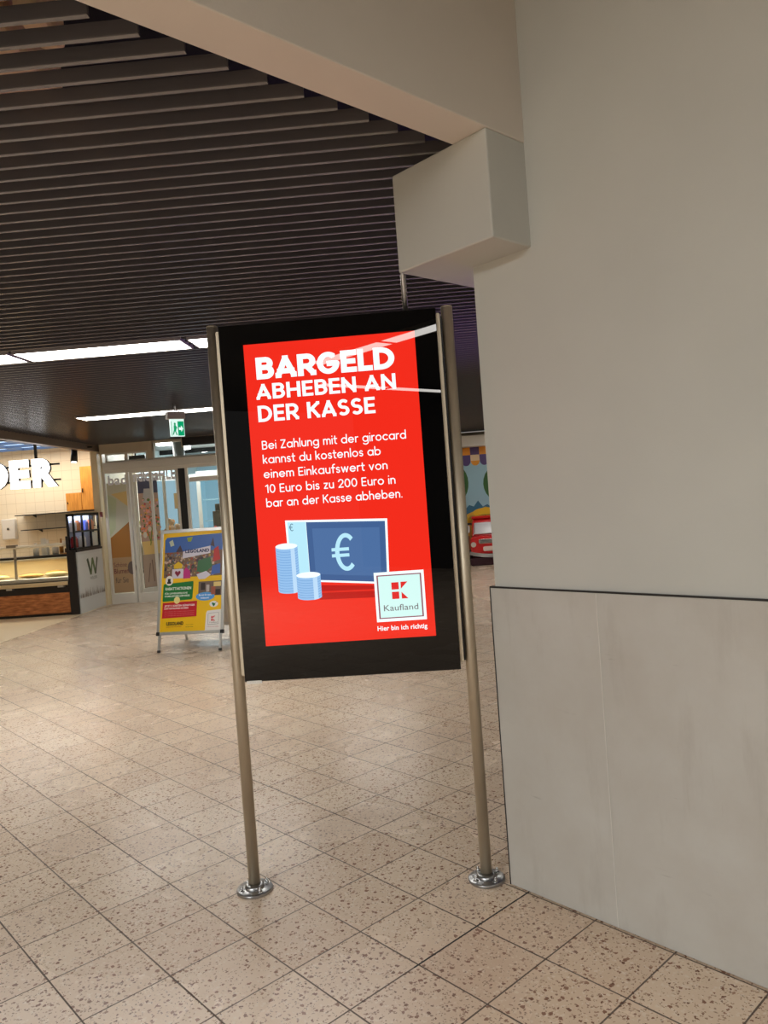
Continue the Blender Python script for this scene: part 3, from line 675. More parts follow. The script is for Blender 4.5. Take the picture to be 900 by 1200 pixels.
tp('Bereit für eure', .63, .84, .658, .019, (240, 248, 255), .02)
tp('Heldenzeit?', .66, .80, .688, .019, (240, 248, 255), .02)
tp('LEGOLAND', .11, .39, .935, .034, (44, 36, 30), .05)
tp('DEUTSCHLAND', .11, .36, .957, .009, (170, 60, 30), .01)
tp('Weitere Infos', .43, .55, .940, .010, (150, 110, 20), 0)
tp('auf der Seite', .43, .55, .962, .010, (90, 66, 20), .01)
PP.polys('poster_logo', [(0, up([(.795, .835), (.96, .828), (.965, .83), (.80, .838)])), (0, up([(.79, .945), (.965, .94), (.965, .944), (.79, .949)])), (2, ur(.79, .795, .838, .945)), (2, ur(.962, .967, .83, .94)),
    (1, ur(.845, .872, .865, .885)), (1, ur(.845, .872, .89, .912)), (1, up([(.88, .865), (.91, .86), (.88, .885)])), (1, up([(.88, .892), (.91, .912), (.88, .912)]))], [ink(150, 140, 140), ink(210, 40, 50), ink(150, 140, 140)], PO, 11)
tp('Kaufland', .82, .945, .932, .014, (150, 140, 140), .01)
tp('Hier bin ich richtig', .785, .965, .97, .009, (190, 90, 90), .01)

# ================================================================== EXIT SIGN
X = thing('exit_sign', 'lit green emergency exit sign hanging from the ceiling slats', 'sign', (-2.89, 9.2, 2.49), math.radians(36))
MB().box(-.11, .11, -.05, .05, .225, .315).build('housing', mat('grey_sign_housing', srgb(165, 158, 150), rough=.5), X, bevel=.005)
sg = MB().box(-.075, .098, -.018, .018, .015, .225).build('sign_panel', emis('exit_sign_white', srgb(225, 250, 240), 1.0, rough=.3), X, bevel=.002)
EP = Plane((.01, -.0185, .108))
EP.polys('green_field', [rect(.005, .082, -.085, .09)], emis('exit_green', srgb(0, 158, 104), 1.0, rough=.3), sg, 1)
EP.polys('arrow', [[(.072, 0), (.045, .04), (.045, .016), (.018, .016), (.018, -.016), (.045, -.016), (.045, -.04)]], emis('exit_arrow', srgb(225, 250, 240), 1.1, rough=.3), sg, 2)
EP.polys('running_figure', [rect(-.075, -.068, -.085, .09), disc(-.03, .058, .012, .016), [(-.045, .04), (-.02, .045), (-.012, .0), (-.02, -.03), (-.004, -.075), (-.016, -.08), (-.034, -.03), (-.05, -.075), (-.062, -.07), (-.045, -.01)], [(-.02, .04), (.0, .01), (-.006, .002), (-.024, .025)]], emis('exit_figure', srgb(0, 158, 104), 1.0, rough=.3), sg, 1)
MB().cyl((0, 0, .315), (0, 0, CEIL+.04-2.49), .009, n=12).build('suspension_rod', M['steel2'], X)

# dark sign box above the doors
bx = thing('ceiling_box', 'dark flat box hung above the right shop door', 'sign box', (-3.7, 13.42, 2.755))
MB().box(-.42, .42, -.04, .04, 0, .15).build('box', M['dark'], bx, bevel=.004)
MB().box(-.435, -.42, -.045, .045, -.012, .16).box(-.435, .435, -.045, .045, .15, .163).build('frame', M['beige'], bx)

# ================================================================== BAKERY
LT = thing('letter_sign', 'glowing white letters DER hung over the bakery counter', 'sign', (-6.95, 12.45, 2.165))
def letter(ch, x0, x1, h):
    me = glyphs(ch, .06, .5)
    xs = [v.co.x for v in me.vertices]; ysv = [v.co.y for v in me.vertices]
    a, c, lo, hi = min(xs), max(xs), min(ysv), max(ysv); zs = max(v.co.z for v in me.vertices)
    for v in me.vertices:
        v.co = (x0+(v.co.x-a)/(c-a)*(x1-x0), -v.co.z/zs*.032, (v.co.y-lo)/(hi-lo)*h)
    me.update(); bm = bmesh.new(); bm.from_mesh(me); bmesh.ops.recalc_face_normals(bm, faces=bm.faces)
    for f in bm.faces: f.material_index = 0 if (abs(f.normal.y) > .7 and f.calc_center_median().y < 0) else 1
    bm.to_mesh(me); bm.free()
    me.materials.append(M['letter']); me.materials.append(M['dark'])
    o = bpy.data.objects.new('letter', me); COL.objects.link(o); o.parent = LT
letter('D', -.32, .155, .475); letter('E', .185, .525, .475); letter('R', .57, .985, .475)
MB().box(-.4, 1.0, .05, .075, .10, .13).box(-.4, 1.0, .05, .075, .36, .39).build('rail', M['black'], LT)
for x in (-.2, .60): MB().box(x-.02, x+.02, .06, .09, .36, 3.12-2.165).build('hanger', M['black'], LT)

CT = thing('bakery_counter', 'bakery display counter with curved glass and brown wood front', 'counter', (-5.93, 12.45, 0))
M['front_wood'] = wood('rustic_wood_front', srgb(214, 140, 84), srgb(132, 72, 38), 5, (1.2, 1, 6))
LX = -3.0
MB().box(LX, 0, .04, .8, .004, .05).build('plinth', M['black'], CT)
MB().box(LX, 0, .0, .8, .05, .385).build('wood_front', M['front_wood'], CT)
MB().box(LX, 0, .02, .8, .385, .56).build('dark_band', M['dark'], CT)
MB().box(LX, 0, -.05, -.01, .51, .575).build('bumper_rail', mat('cream_bumper', srgb(214, 190, 150), rough=.35), CT, bevel=.012)
for x in (-.12, -1.0, -1.9, -2.7): MB().box(x-.05, x+.05, -.045, .02, .48, .512).build('rail_bracket', M['alu'], CT)
MB().box(LX, 0, .0, .75, .585, .65).build('display_sill', M['alu'], CT, bevel=.01)
MB().box(LX, 0, .70, .74, .65, .98).build('back_board', mat('cream_back_board', srgb(226, 206, 160), rough=.4), CT)
MB().box(LX, 0, .25, .8, .93, .96).build('inner_shelf', mat('cream_shelf', srgb(222, 200, 160), rough=.4), CT, bevel=.005)
MB().box(LX, 0, .5, .8, .965, 1.0).build('rear_worktop', M['dark'], CT)
MB().prism([(.02, .65), (.026, .65), (.106, 1.16), (.10, 1.16)], LX, 0, 'x').build('front_pane', M['glass'], CT)
MB().box(LX, -.02, .10, .62, 1.195, 1.203).build('top_pane', M['glass'], CT)
MB().cyl((LX, .10, 1.185), (-.01, .10, 1.185), .03, n=20).build('top_rail', mat('cream_rail', srgb(240, 228, 200), rough=.3), CT)
MB().box(-.09, .0, .06, .14, 1.19, 1.245).build('rail_end', M['alu_white'], CT, bevel=.008)
for x in (-.93, -1.9, -2.8):
    MB().cyl((x, .09, .62), (x, .10, 1.2), .022, n=14).box(x-.12, x+.04, .06, .14, 1.19, 1.235).build('upright', mat('grey_upright', srgb(150, 138, 120), rough=.4, metal=.5), CT)
MB().box(.003, .15, .0, .03, .004, 1.08).box(.003, .05, .0, .03, 1.08, 1.32).build('end_panel', M['dark'], CT, bevel=.004)
# goods
br_m = mat('golden_pastry', srgb(226, 178, 96), rough=.6, noise=.35, nscale=14); br_m2 = mat('pale_pastry', srgb(236, 212, 150), rough=.6, noise=.25, nscale=14)
def loaf(l, w, h):
    b = MB(); b.ball((0, 0, h*.5), (l/2, w/2, h/2), 0, 18, 10)
    return b
lo0 = None
for i, (x, y, l, h, mm, lb) in enumerate([(-.74, .22, .44, .07, br_m, 'long golden pastry in the case just right of the upright'), (-.26, .20, .42, .08, br_m2, 'pale pastry at the right end of the bakery case'), (-.40, .48, .34, .09, br_m, 'golden pastry behind the two others at the case end'), (-1.32, .28, .44, .07, br_m2, 'pale pastry in the case left of the upright')]):
    tag(loaf(l, .2, h).build('pastry', mm, loc=(-5.93+x-.02*i, 12.45+y, .652)), lb, 'pastry', 'pastries in the bakery case')
tag(MB().prism(rrect(-.15, .15, -.04, .04, .02), 0, .025, 'z').box(-.21, -.14, -.015, .015, 0, .025).build('serving_board', wood('board_wood', srgb(222, 170, 100), srgb(180, 120, 60)), loc=(-6.10, 13.03, 1.002), bevel=.004), 'light wooden serving board at the right end of the bakery counter', 'board')
def bottle(x, y, z, h, r, m, lb, cat='bottle', nm='bottle'):
    t = MB().lathe([(0, 0), (r, 0), (r, h*.6), (r*.45, h*.75), (r*.42, h*.95), (r*.5, h*.95), (r*.5, h), (0, h)], (0, 0, 0), 16).build(nm, m, loc=(x, y, z)); return tag(t, lb, cat, 'bottles and tubs on the counter back')
bottle(-6.80, 13.15, 1.002, .22, .05, M['white_paint'], 'white squeeze bottle behind the counter glass, leftmost')
bottle(-6.45, 13.15, 1.002, .20, .055, M['alu_white'], 'white bottle behind the counter glass right of the upright')
bottle(-6.34, 13.15, 1.002, .27, .035, mat('amber_bottle', srgb(170, 110, 40), rough=.3), 'amber bottle behind the counter glass')
for i, (x, hh, lb) in enumerate([(-6.62, .30, 'first of two upright white paper bags on the bakery counter'), (-6.60, .27, 'second upright white paper bag, behind the first on the counter')]):
    tag(MB().hexa([(x-.05, 13.09+.06*i, 1.002), (x+.03, 13.09+.06*i, 1.002), (x+.03, 13.13+.06*i, 1.002), (x-.05, 13.13+.06*i, 1.002), (x-.055, 13.09+.06*i, 1.002+hh), (x+.035, 13.09+.06*i, 1.002+hh), (x+.035, 13.10+.06*i, 1.002+hh*.97), (x-.055, 13.10+.06*i, 1.002+hh*.97)]).build('paper_bag', M['white_paint']), lb, 'bag', 'paper bags on the bakery counter')
MB_ = MB()
tag(MB().box(-6.26, -5.95, 13.09, 13.22, 1.002, 1.10).box(-6.24, -5.97, 13.1, 13.2, 1.10, 1.14).build('bread_slicer', mat('brown_machine', srgb(86, 50, 34), rough=.4), bevel=.01), 'low dark brown machine on the counter behind the glass', 'machine')
# cash desk / white appliance at left on back wall
ap = thing('paper_dispenser', 'white dispenser on the cream bakery wall above the counter', 'dispenser', (-8.34, 15.08, 1.28))
MB().box(-.14, .14, -.0, .12, 0, .42).build('body', M['white_paint'], ap, bevel=.02)
MB().box(-.02, .02, -.01, .0, .2, .24).build('lock', M['dark'], ap)

# side counter with logo panel (faces the mall)
SC = thing('side_counter', 'white side counter with big W logo beside the bakery display', 'counter', (-5.78, 12.485, 0))
MB().box(-.13, 0, .01, 1.02, .004, 1.03).build('body', M['white_paint'], SC)
b = MB().box(0, .012, .0, 1.02, .0, 1.04); fp = b.build('front_panel', mat('pale_grey_panel', srgb(206, 206, 202), rough=.35), SC, bevel=.002)
MB().box(-.14, .02, .0, 1.02, 1.04, 1.075).build('worktop', M['dark'], SC, bevel=.003)
SP = Plane((.0125, .02, 0), (0, 1, 0), (0, 0, 1), (1, 0, 0))
SP.polys('printed_picture', [(0, rect(0, .995, .26, .99))], ink(214, 214, 210), fp, 1)
rg = random.Random(5); gr = []
for i in range(90):
    u = rg.uniform(0, .97); hgt = rg.uniform(.03, .17)*(.6+.4*math.sin(u*3)); wd = rg.uniform(.006, .02)
    gr.append((rg.randrange(3), [(u, .26), (u+wd, .26), (u+wd*.5+rg.uniform(-.01, .01), .28+hgt)]))
SP.polys('printed_grass', gr, [ink(112, 98, 86), ink(150, 138, 124), ink(176, 166, 154)], fp, 2)
def stroke(a, c, wd): 
    d = Vector(c)-Vector(a); n = Vector((-d.y, d.x)).normalized()*wd/2
    return [tuple(Vector(a)-n), tuple(Vector(a)+n), tuple(Vector(c)+n), tuple(Vector(c)-n)]
wx, wz, ww, wh = .36, .62, .40, .28
SP.polys('logo_letter', [(0, stroke((wx, wz+wh), (wx+ww*.27, wz), .07)), (1, stroke((wx+ww*.27, wz), (wx+ww*.5, wz+wh), .05)), (1, stroke((wx+ww*.5, wz+wh), (wx+ww*.73, wz), .07)), (0, stroke((wx+ww*.73, wz), (wx+ww, wz+wh), .05))], [ink(62, 74, 44), ink(96, 116, 66)], fp, 3)
SP.text('logo_lettering', 'WELDER', ink(128, 132, 120), fp, wx+.06, wx+ww-.06, .535, .045, 3, .01)

# glass cabinet on the side counter
GC = thing('glass_cabinet', 'black framed glass cabinet of six panes on the side counter', 'cabinet', (-5.78, 12.49, 1.076))
b = MB(); t = .03
for y in (0, .325, .65, .975): b.box(-t, 0, y, y+t, 0, .60)
for z in (0, .29, .57): b.box(-t, -.001, 0, 1.005, z, z+t)
for y in (0, .975): b.box(-.13, -.13+t, y, y+t, 0, .6); b.box(-.13, 0, y, y+t, .57, .6); b.box(-.13, 0, y, y+t, 0, t)
b.build('frame', M['black'], GC)
MB().box(-.13, 0, 0, 1.005, .6, .615).build('top', M['dark'], GC)
MB().box(-.13, -.125, 0, 1.005, 0, .6).build('back', mat('bluish_back', srgb(176, 188, 220), rough=.25), GC)
for y0 in (.03, .355, .68):
    for z0 in (.03, .32): MB().box(-.018, -.012, y0, y0+.295, z0, z0+.26 if z0 < .2 else z0+.25).build('pane', M['glass'], GC)
MB().box(-.12, -.03, .03, .975, .29, .305).build('shelf', M['glass'], GC)
it = [(.13, .03, (150, 40, 50), 'dark red'), (.44, .03, (230, 226, 220), 'white'), (.57, .30, (90, 110, 220), 'blue'), (.12, .30, (220, 220, 230), 'pale'), (.27, .30, (200, 120, 70), 'orange brown'), (.80, .30, (214, 130, 90), 'salmon')]
for y, z, c, nm in it:
    tag(MB().prism(rrect(-.045, .045, -.06, .06, .02), 0, .16, 'z').prism(rrect(-.03, .03, -.045, .045, .012), .16, .19, 'z').build('packet', ink(*c), loc=(-5.855, 12.49+y, 1.076+z+.006), bevel=.006), nm+' packet on the '+('lower' if z < .2 else 'upper')+' level of the glass cabinet', 'packet', 'packets in the glass cabinet')
tag(MB().box(-.005, 0, .74, .93, .0, .24).build('price_sheet', ink(226, 222, 214), loc=(-5.80, 12.49, 1.106)), 'white printed sheet in the lower right pane of the glass cabinet', 'sheet')

# wall cupboards and shelves
M['cup_wood'] = wood('honey_wood', srgb(222, 158, 74), srgb(190, 124, 52), 4, (8, 8, 1))
def cupboard(x0, x1, z0, z1, lb):
    t = thing('wall_cupboard', lb, 'cupboard', (x0, 14.82, z0), group='honey wood cupboards on the bakery wall')
    W_, H_ = x1-x0, z1-z0
    MB().box(0, W_, .02, .36, 0, H_).build('body', M['cup_wood'], t)
    d = MB().box(.004, W_-.004, 0, .02, .004, H_-.004).build('door', M['cup_wood'], t, bevel=.003)
    MB().box(.03, .045, -.02, 0, H_*.4, H_*.5).build('handle', M['dark'], d)
cupboard(-6.66, -6.30, 1.765, 2.63, 'tall honey wood cupboard at the right of the bakery wall')
cupboard(-6.98, -6.66, 1.765, 2.12, 'short honey wood cupboard left of the tall one')
for x0, x1, z, lb in ((-8.05, -6.28, 1.74, 'upper thin black shelf under the wooden cupboards'), (-7.95, -6.28, 1.44, 'lower thin black shelf on the bakery wall')):
    t = thing('wall_shelf', lb, 'shelf', (x0, 14.83, z), group='thin black shelves on the bakery wall')
    MB().box(0, x1-x0, 0, .36, 0, .018).build('board', M['dark'], t)
    for x in (.25, x1-x0-.1): MB().prism([(.36, -.05), (.36, 0), (.2, 0)], x, x+.012, 'x').build('bracket', M['dark'], t)
SL = thing('track_spotlight', 'black spotlight on a ceiling track above the side counter', 'spotlight', (-5.99, 13.2, 2.62))
MB().box(.0, .32, -.015, .015, .21, .235).build('track', M['black'], SL)
MB().cyl((0, 0, .20), (0, 0, .5), .012, n=10).build('stem', M['black'], SL)
MB().cyl((0, 0, .21), (-.0, -.05, -.02), .05, .06, n=20).build('head', M['black'], SL)
MB().cyl((-.0, -.051, -.021), (-.0, -.052, -.026), .045, n=20).build('lens', M['letter'], SL)
SK = thing('ceiling_panel_light', 'bluish white gridded light panel in the bakery ceiling', 'light', (-7.6, 13.9, 3.08))
MB().box(-1.5, 1.2, -1.0, .9, 0.0, .03).build('diffuser', emis('bluish_light', (.55, .75, 1), 1.6, rough=.3), SK)
b = MB()
for i in range(5): b.box(-1.5+i*.66, -1.45+i*.66, -1.0, .9, -.05, 0)
for i in range(4): b.box(-1.5, 1.2, -1.0+i*.62, -.95+i*.62, -.05, 0)
b.build('frame', mat('blue_grey_frame', srgb(110, 130, 160), rough=.4), SK)

# ================================================================== FLOWER SHOP
# prints on the glass
def winposter(name, lb, O, U, w, h, fn):
    t = thing(name, lb, 'poster'); pl = Plane(O, U, (0, 0, 1), (U[1], -U[0], 0)); s = pl.polys('sheet', [rect(0, w, 0, h)], ink(206, 190, 160), t, 0); fn(pl, s, w, h); return t
def board_print(pl, s, w, h):
    pl.polys('picture', [(0, [(0, h*.32), (0, h*.50), (w, h*.64), (w, h*.32)]), (1, [(0, h*.5), (w, h*.64), (w, h), (0, h)]), (2, [(0, h*.52), (w*.3, h*.58), (w*.45, h*.85), (.0, h*.9)]), (3, [(w*.2, h*.9), (w, h*.78), (w, h*.92)]), (4, rect(0, w, 0, h*.32)), (5, disc(w*.98, h*.22, w*.22, h*.06))],
             [ink(176, 122, 62), ink(206, 204, 180), ink(192, 200, 160), ink(224, 196, 130), ink(182, 150, 112), ink(110, 96, 90)], s, 1)
    pl.text('lettering', 'Schöne', ink(112, 62, 70), s, w*.06, w*.72, h*.235, h*.04, 2, .0)
    pl.text('lettering', 'Blumen', ink(112, 52, 60), s, w*.06, w*.80, h*.175, h*.045, 2, .01)
    pl.text('lettering', 'für Sie', ink(90, 80, 76), s, w*.1, w*.75, h*.09, h*.05, 2, .0)
winposter('window_poster', 'tall window print of a wooden board with brown lettering, left shop pane', (-5.645, FY+.024, .2), (1, 0, 0), .365, 2.0, board_print)
def flower_print(pl, s, w, h):
    rr = random.Random(11)
    pl.polys('picture', [(0, rect(0, w, 0, h*.30)), (1, rect(0, w, h*.42, h)), (2, [(w*.1, h*.30), (w*.02, h*.42), (w*.98, h*.42), (w*.88, h*.30)]), (3, rect(0, w, h*.86, h)), (4, [(w*.2, h*.78), (w*.75, h*.76), (w*.6, h*.9), (w*.3, h*.9)])], [ink(180, 158, 140), ink(196, 160, 140), ink(234, 200, 128), ink(86, 84, 104), ink(196, 190, 186)], s, 1)
    cs = [ink(246, 160, 126), ink(246, 130, 70), ink(236, 172, 170), ink(112, 140, 74), ink(236, 176, 90), ink(196, 80, 84), ink(70, 90, 46)]
    b = MB(); 
    for i in range(130):
        u = rr.uniform(.05, .95)*w; v = rr.uniform(.44, .80)*h; r = rr.uniform(.03, .085)*w
        n = 7; f = b.face([pl.p(u+r*math.cos(2*PI*j/n)*rr.uniform(.7, 1.2), v+r*math.sin(2*PI*j/n)*rr.uniform(.7, 1.2), 2+i*.01) for j in range(n)], rr.choice([0, 0, 1, 2, 2, 3, 4, 5, 6])); f.normal_update()
        if f.normal.dot(pl.N) < 0: f.normal_flip()
    b.build('flowers', cs, s, recalc=False)
    pl.polys('tulips', [(0, [(w*.3, h*.52), (w*.36, h*.52), (w*.5, h*.40), (w*.46, h*.40)]), (0, [(w*.55, h*.55), (w*.6, h*.54), (w*.46, h*.38), (w*.42, h*.38)]), (1, disc(w*.2, h*.48, w*.1, h*.028)), (1, disc(w*.72, h*.49, w*.1, h*.028)), (1, disc(w*.45, h*.53, w*.09, h*.025))], [ink(130, 150, 60), ink(228, 220, 206)], s, 5)
    pl.polys('etching', [(0, stroke((w*.2, h*.05), (w*.35, h*.22), w*.04)), (0, stroke((w*.5, h*.05), (w*.45, h*.25), w*.04)), (0, stroke((w*.7, h*.08), (w*.6, h*.22), w*.03))], ink(124, 100, 88), s, 4)
dl = math.radians(42); Ud = (math.cos(dl), math.sin(dl), 0)
winposter('window_poster', 'tall window print of an orange and pink bouquet on the open door leaf', (-5.15+.05*Ud[0]+.024*0, FY+.07+.05*Ud[1]+.019, .245), Ud, .38, 2.02, flower_print)
# white lettering on the glass
wl = thing('window_lettering', 'white lettering across the top of the shop glass', 'lettering', (-5.64, FY+.022, 2.17))
WPl = Plane((0, 0, 0))
WPl.text('lettering', 'bad', ink(240, 240, 248), wl, .03, .38, 0, .16, 0, .03)
WPl.text('lettering', 'ndlchaHLE', ink(250, 248, 255), wl, .50, 1.28, .03, .19, 0, .04)
for i, (px, y) in enumerate([(-4.93, 14.85), (-4.94, 16.1), (-4.83, 17.2)]):
    o = MB().cyl((0, 0, 0), (0, 0, .075), .15, n=28).build("ceiling_downlight", M["shop_lamp"], loc=(px, y, 2.925))
    tag(o, ['round white shop ceiling light nearest the glass', 'middle round white shop ceiling light', 'farthest round white shop ceiling light'][i], 'light', 'round lights of the flower shop')
cl = struct(MB().cyl((-4.62, 14.75, 0), (-4.62, 14.75, 3.0), .11, n=24).build('wall_column', mat('grey_column', srgb(140, 142, 140), rough=.4)))
for i, x in enumerate((-4.735, -4.62)):
    tag(MB().box(x, x+.10, 14.60, 14.61, 1.66, 1.96).build('notice', ink(226, 196, 150)), ['left beige notice on the grey shop column', 'right beige notice on the grey shop column'][i], 'notice', 'beige notices on the shop column')
# cooler with lit pale blue inside
CO = thing('flower_cooler', 'white framed flower cooler glowing pale blue inside the shop', 'cooler', (-4.05, 15.9, 0))
MB().box(-.55, .85, .45, .5, 0, 2.3).box(-.6, -.55, 0, .5, 0, 2.3).box(.85, .9, 0, .5, 0, 2.3).box(-.6, .9, 0, .5, 0, .1).build('body', emis('cooler_blue', srgb(150, 208, 232), .55, rough=.4), CO)
MB().box(-.6, .9, -.02, .5, 2.3, 2.42).box(-.6, -.52, -.02, 0, 0, 2.3).box(.82, .9, -.02, 0, 0, 2.3).build('frame', M['white_paint'], CO)
for z in (.8, 1.35, 1.8): MB().box(-.5, .82, .05, .44, z, z+.02).build('shelf', mat('pale_shelf', srgb(170, 210, 224), rough=.4), CO)
BS = thing('wall_panel', 'pale blue backlit panel left of the grey shop column', 'panel', (-5.3, 16.6, 0))
MB().box(-.45, .5, 0, .06, .3, 2.3).build('panel', emis('blue_panel', srgb(178, 218, 236), .6, rough=.4), BS)
MB().box(-.5, -.45, -.02, .08, 0, 2.4).box(.5, .55, -.02, .08, 0, 2.4).box(-.45, .5, -.02, .08, 2.3, 2.4).build('frame', M['white_paint'], BS)
def bouquet(loc, cols, lb, seed, sc_=1):
    rr = random.Random(seed); t = thing('flower_bouquet', lb, 'flowers', loc, group='bouquets in the flower shop')
    MB().lathe([(0, 0), (.10, 0), (.14, .30), (.13, .30), (.095, .02), (0, .02)], (0, 0, 0), 18).build('bucket', mat('zinc_bucket', srgb(120, 122, 120), rough=.5, metal=.6), t)
    b = MB()
    for i in range(26):
        a = rr.uniform(0, 2*PI); r = rr.uniform(0, .22)*sc_; p1 = (r*math.cos(a), r*math.sin(a), rr.uniform(.55, .85)*sc_)
        b.cyl((r*.2*math.cos(a), r*.2*math.sin(a), .1), p1, .006, n=5)
    b.build('stems', mat('green_stem', srgb(84, 112, 48), rough=.6), t)
    b = MB()
    for i in range(34):
        a = rr.uniform(0, 2*PI); r = rr.uniform(0, .25)*sc_
        b.ball((r*math.cos(a), r*math.sin(a), rr.uniform(.55, .92)*sc_), rr.uniform(.03, .06), rr.randrange(len(cols)), 8, 5)
    b.build('blossoms', cols, t)
bouquet((-4.72, 14.30, .552), [ink(240, 170, 90), ink(236, 140, 60), ink(226, 190, 150)], 'orange bouquet in the shop left of the grey column', 2)
bouquet((-5.28, 14.32, .552), [ink(200, 200, 90), ink(120, 140, 60), ink(230, 220, 200)], 'yellow green bouquet in the shop behind the door leaf', 4)
FT = thing('flower_table', 'low grey stand carrying the bouquets inside the shop', 'table', (-4.9, 14.55, 0))
MB().box(-.55, .4, -.5, .05, .5, .55).build('top', M['dark'], FT, bevel=.004)
for x in (-.5, .35):
    for y in (-.45, 0): MB().box(x-.02, x+.02, y-.02, y+.02, .004, .5).build('leg', M['dark'], FT)
GT = thing('sales_table', 'green topped sales table behind the right shop door', 'table', (-3.75, 14.9, 0))
MB().box(-.45, .45, -.3, .3, 1.08, 1.12).build('top', ink(140, 176, 92), GT, bevel=.004)
for x in (-.4, .4):
    for y in (-.26, .26): MB().box(x-.02, x+.02, y-.02, y+.02, .004, 1.08).build('leg', M['dark'], GT)
tag(MB().box(-4.10, -3.86, 14.95, 15.15, 1.12, 1.56).box(-4.05, -3.93, 14.97, 15.1, 1.56, 1.70).build('crate', mat('dark_green_crate', srgb(66, 66, 50), rough=.6), bevel=.01), 'dark green box standing on the green sales table', 'box')
tag(MB().ball((-4.08, 14.72, 1.17), (.05, .05, .05)).ball((-4.0, 14.72, 1.2), (.045, .045, .07)).ball((-3.92, 14.7, 1.165), (.06, .05, .045)).build('plush_ornament', ink(220, 60, 44)), 'small red ornament on the green sales table', 'ornament')
tag(MB().prism(rrect(-.2, .2, 0, .1, .02), -.04, .04, 'y').cyl((0, 0, .085), (0, 0, .4), .015, n=10).build('cassette_unit', M['dark'], loc=(-5.32, 14.3, 2.62)), 'dark slanted unit seen through the upper shop window', 'unit')
tag(MB().box(-.03, 0, -.03, .03, 0, .09).ball((-.02, -.035, .065), .012).ball((-.02, -.035, .03), .012).build('key_switch', mat('switch_red', srgb(150, 70, 60), rough=.4), loc=(-5.71, 13.50, 1.60)), 'small red key switch on the pillar beside the shop window', 'switch')

# ================================================================== MURAL AND KIDDIE RIDE
MU = thing('wall_mural', 'colourful painted mural with trees and awning seen past the right post', 'mural', (.2, 16.93, 0))
ML = Plane((0, 0, 0)); mw = 2.6
sh = ML.polys('board', [rect(0, mw, .02, 2.548)], ink(150, 186, 200), MU, 0)
aw = []
for i in range(13):
    x = i*.2; aw.append((i % 2, rect(x, x+.2, 2.38, 2.548))); aw.append(((i+1) % 2, disc(x+.1, 2.26, .1, .12))); aw.append((2, rect(x, x+.2, 2.25, 2.38)) if i % 2 else ((i+1) % 2, rect(x, x+.2, 2.25, 2.38)))
ML.polys('awning', aw, [ink(226, 150, 40), ink(84, 66, 120), ink(226, 200, 160)], sh, 1)
ML.polys('trees', [(0, disc(.62, 1.78, .30, .42)), (0, disc(1.62, 1.72, .38, .42)), (1, rect(.58, .66, 1.1, 1.5)), (1, rect(1.58, 1.68, 1.1, 1.5)), (0, disc(2.4, 1.8, .3, .4))], [ink(52, 96, 44), ink(90, 66, 44)], sh, 2)
hp = [(0, 1.0)]
for i in range(27): hp.append((i*.1, 1.22+(.10 if i % 2 else 0)+.05*math.sin(i*1.3)))
hp.append((mw, 1.0))
ML.polys('bushes', [(0, hp), (1, [(0, .9), (.6, .98), (.95, 1.12), (1.25, 1.22), (1.6, 1.14), (mw, .95), (mw, .6), (0, .6)]), (2, rect(0, mw, .02, .6))], [ink(52, 104, 130), ink(214, 170, 60), ink(150, 110, 70)], sh, 3)
ML.polys('yellow_shapes', [(0, disc(1.25, 1.10, .28, .10)), (1, disc(1.25, 1.02, .26, .03)), (0, disc(.78, .92, .2, .08)), (1, disc(.80, .86, .17, .025)), (2, rect(1.16, 1.5, .6, .93)), (3, rect(1.02, 1.12, .62, .80))], [ink(232, 190, 40), ink(40, 34, 30), ink(76, 60, 110), ink(226, 140, 50)], sh, 4)

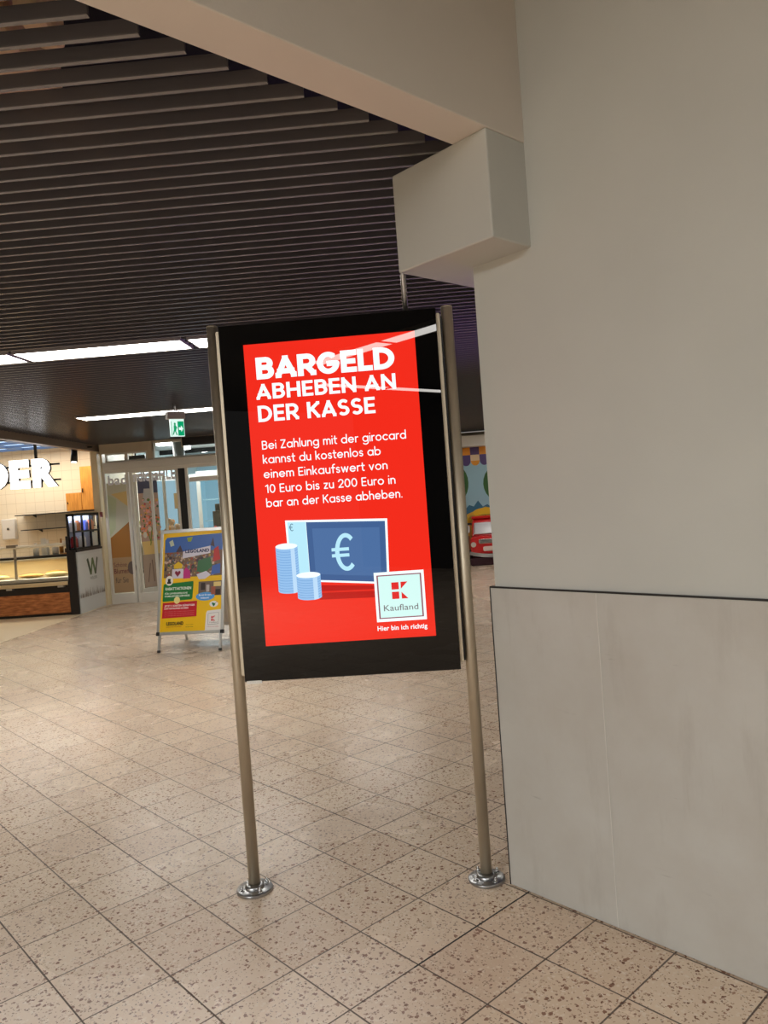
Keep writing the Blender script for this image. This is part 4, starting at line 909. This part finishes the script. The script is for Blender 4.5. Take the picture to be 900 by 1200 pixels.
KR = thing('kiddie_ride', 'small red coin operated truck ride standing before the mural', 'kiddie ride', (1.46, 16.15, 0))
redp = mat('red_fibreglass', srgb(206, 28, 30), rough=.2, coat=.5)
b = MB()
b.prism(rrect(-.44, .44, .24, .62, .10, 6), 0, 1.2, 'y')                        # bonnet and body
b.build('body', redp, KR, bevel=.03, seg=3)
b = MB(); b.hexa([(-.40, .12, .58), (.40, .12, .58), (.40, .85, .58), (-.40, .85, .58), (-.35, .24, .98), (.35, .24, .98), (.35, .8, .98), (-.35, .8, .98)])
b.build('cab', redp, KR, bevel=.05, seg=3)
MB().prism(rrect(-.37, .37, .985, 1.04, .025), .2, .84, 'y').build('roof', redp, KR, bevel=.01)
b = MB(); b.hexa([(-.345, .095, .66), (.345, .095, .66), (.345, .13, .66), (-.345, .13, .66), (-.32, .17, .90), (.32, .17, .90), (.32, .21, .90), (-.32, .21, .90)])
b.build('windscreen', mat('pale_windscreen', srgb(206, 206, 210), rough=.15), KR, bevel=.02)
MB().prism(rrect(-.27, .27, .46, .56, .04), -.02, .02, 'y').build('grille', M['chrome'], KR, bevel=.008)
for z in (.475, .50, .525): MB().box(-.24, .24, -.026, -.018, z, z+.008).build('grille_bar', M['dark'], KR)
MB().prism(rrect(-.18, .18, .30, .40, .03), -.015, .02, 'y').build('number_plate', ink(226, 200, 190), KR, bevel=.004)
b = MB(); n = 12
for i in range(n):
    a0, a1 = -1+2*i/n, -1+2*(i+1)/n; y0, y1 = -.10+.13*a0*a0, -.10+.13*a1*a1; z0, z1 = .17+.07*a0*a0, .17+.07*a1*a1
    b.hexa([(a0*.48, y0, z0), (a1*.48, y1, z1), (a1*.48, y1+.05, z1), (a0*.48, y0+.05, z0), (a0*.48, y0, z0+.075), (a1*.48, y1, z1+.075), (a1*.48, y1+.05, z1+.075), (a0*.48, y0+.05, z0+.075)])
b.build('bumper', mat('silver_bumper', srgb(176, 176, 178), rough=.25, metal=.7), KR)
for sx in (-1, 1):
    MB().cyl((.38*sx, -.03, .45), (.38*sx, .03, .45), .055, n=20).build('headlight', mat('headlight_glass', srgb(200, 190, 180), rough=.1), KR)
    MB().cyl((.40*sx, .30, .17), (.50*sx, .30, .17), .15, n=24).build('wheel', M['black'], KR)
    MB().cyl((.40*sx, .95, .17), (.50*sx, .95, .17), .15, n=24).build('wheel', M['black'], KR)
    MB().prism(rrect(min(.43*sx, .50*sx), max(.43*sx, .50*sx), .70, .86, .03), .1, .13, 'y').build('wing_mirror', mat('mirror_shell', srgb(200, 196, 190), rough=.3), KR)
MB().prism(rrect(-.46, .46, .004, .16, .04), -.02, 1.2, 'y').build('base', mat('dark_maroon_base', srgb(52, 18, 30), rough=.4), KR, bevel=.01)
